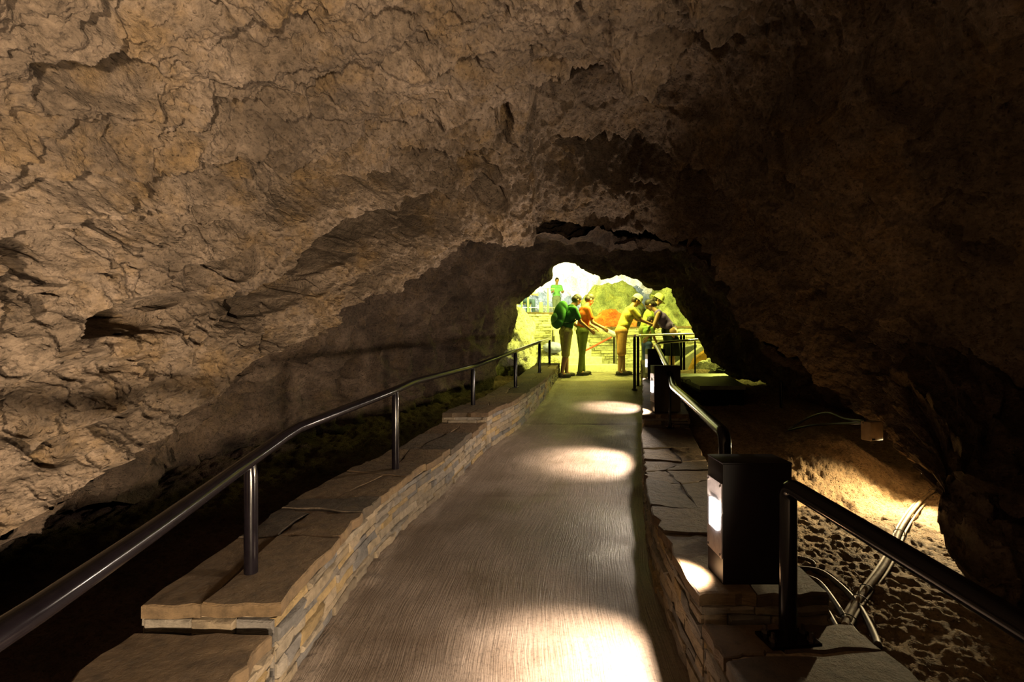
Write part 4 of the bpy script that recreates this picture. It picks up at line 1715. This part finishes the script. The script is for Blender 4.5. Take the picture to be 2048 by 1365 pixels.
def cloth(n, c):
    return simple_mat(n, c, .8, 0, .08, 25, .003, .2)


GROUND = .562
# visitor with the green backpack
r_, W_, (pel, up, fw, neck, chest) = person(
    (1.06, 9.85, float(fz(9.85)) + .004), .35, 1.68, 'person in green shirt and olive shorts wearing a green backpack, by the left wall end',
    bend=.22, head_drop=.45, arms=((.55, .35), (.45, .5)), legs=((.10, .05), (-.12, .08)), top=cloth('green_shirt', (.06, .22, .05)),
    bottom=cloth('olive_orange_shorts', (.45, .42, .14)), skin=SKIN_D, hair=True)
bp = empty('backpack', tuple(W_(*(chest - fw * .22))), 'dark green backpack on the back of the visitor in olive shorts', 'backpack')
m = MB()
k = 1.68 / 1.75
f_ = lambda p: W_(*(chest + fw * p[0] + Vector((0, p[1], 0)) + up * (p[2] - .02)))
rb_ = (Matrix.Rotation(.35, 3, 'Z') @ Matrix.Rotation(.22, 3, 'Y'))
m.ball(f_((-.23, 0, -.04)), .115, .165, .275, 24, 18, rot=rb_)
m.ball(f_((-.20, 0, .14)), .10, .14, .13, 20, 14, rot=rb_)
m.ball(f_((-.24, 0, -.18)), .115, .16, .13, 20, 14, rot=rb_)
remeshed(m, 'bag', cloth('green_pack_fabric', (.05, .20, .04)), bp, .010)
m = MB()
m.ball(f_((-.32, 0, -.12)), .06, .12, .12, 20, 14, rot=rb_)
remeshed(m, 'front_pocket', cloth('lighter_green_fabric', (.14, .36, .10)), bp, .010)
for sy in (-1, 1):
    m = MB()
    m.tube(smooth_path([f_((-.16, sy * .09, .17)), f_((-.02, sy * .10, .225)), f_((.12, sy * .11, .12)), f_((.13, sy * .12, -.02)), f_((.0, sy * .145, -.14)), f_((-.16, sy * .12, -.18))], 6), .013, 8)
    m.build('strap', cloth('strap_fabric', (.04, .10, .04)), bp, angle=2)

person((1.42, 10.1, GROUND), .25, 1.66, 'person beside the backpack wearer in bright orange top and dark green trousers', bend=.12, head_drop=.4,
       arms=((.45, .6), (.3, .8)), legs=((.06, 0), (-.08, .05)), top=cloth('orange_shirt', (.85, .17, .04)), bottom=cloth('dark_green_trousers', (.16, .20, .05)),
       long_legs=True, hair=True)
person((2.20, 10.05, GROUND), .1, 1.68, 'person in cream cap, yellow shirt and orange shorts, leaning forward, leftmost of the right-hand group',
       bend=.38, head_drop=.25, arms=((.9, .4), (.7, .5)), legs=((.10, .02), (-.08, .02)), top=cloth('yellow_shirt', (.72, .62, .14)),
       bottom=cloth('orange_shorts', (.80, .42, .16)), hat=(cloth('cream_cap', (.72, .70, .42)), 'cap'), skin=SKIN)
person((2.80, 10.55, GROUND), -.1, 1.72, 'person in pale sun hat and lime shirt standing behind the green-clad child',
       bend=.30, head_drop=.3, arms=((.6, .5), (.5, .6)), legs=((.04, .0), (-.04, .0)), top=cloth('lime_shirt', (.48, .58, .12)),
       bottom=cloth('olive_trousers', (.25, .28, .10)), long_legs=True, hat=(cloth('lime_sun_hat', (.60, .62, .24)), 'sun'))
person((2.70, 10.0, GROUND), .4, 1.18, 'child in green T-shirt and blue shorts standing beside the twin black posts',
       bend=.08, head_drop=.2, arms=((.3, .5), (.2, .4)), top=cloth('green_tshirt', (.36, .52, .14)), bottom=cloth('blue_shorts', (.10, .15, .42)))
person((3.20, 10.0, GROUND), math.pi - .25, 1.66, 'woman in purple tank top and long black skirt bending over towards the left',
       bend=.62, head_drop=.1, arms=((.35, .15), (.25, .2)), legs=((.02, 0), (-.02, 0)), top=cloth('purple_tank_top', (.20, .13, .42)),
       bottom=cloth('black_skirt', (.015, .02, .015)), sleeves=False, skirt=True, long_hair=True)
person((1.78, 20.0, 2.055), -1.5, 1.72, 'person in pale mint T-shirt standing up on the terrace', bend=.05, head_drop=.35,
       arms=((.5, 1.1), (.5, 1.1)), top=cloth('mint_tshirt', (.30, .75, .42)), bottom=cloth('grey_blue_trousers', (.30, .36, .42)), long_legs=True)
bench = empty('bench', (.36, 15.55, 2.05), 'low stone bench on the terrace under the seated person in the blue jacket', 'bench')
m = MB()
m.box((.05, 15.4, 2.40), (.62, 15.75, 2.45), .008)
m.build('seat', M_CONC_Y, bench, angle=.4)
for x in (.12, .50):
    m = MB()
    m.box((x, 15.45, 2.05), (x + .08, 15.70, 2.40), .006)
    m.build('leg', M_CONC_Y, bench, angle=.4)
person((.33, 15.52, 2.055), -.9, 1.55, 'person in a blue and white jacket sitting on the terrace at far left', bend=.1, head_drop=.2,
       arms=((.6, .8), (.6, .8)), top=cloth('blue_white_jacket', (.20, .28, .42)), bottom=cloth('navy_trousers', (.05, .08, .18)), long_legs=True, seated=True)
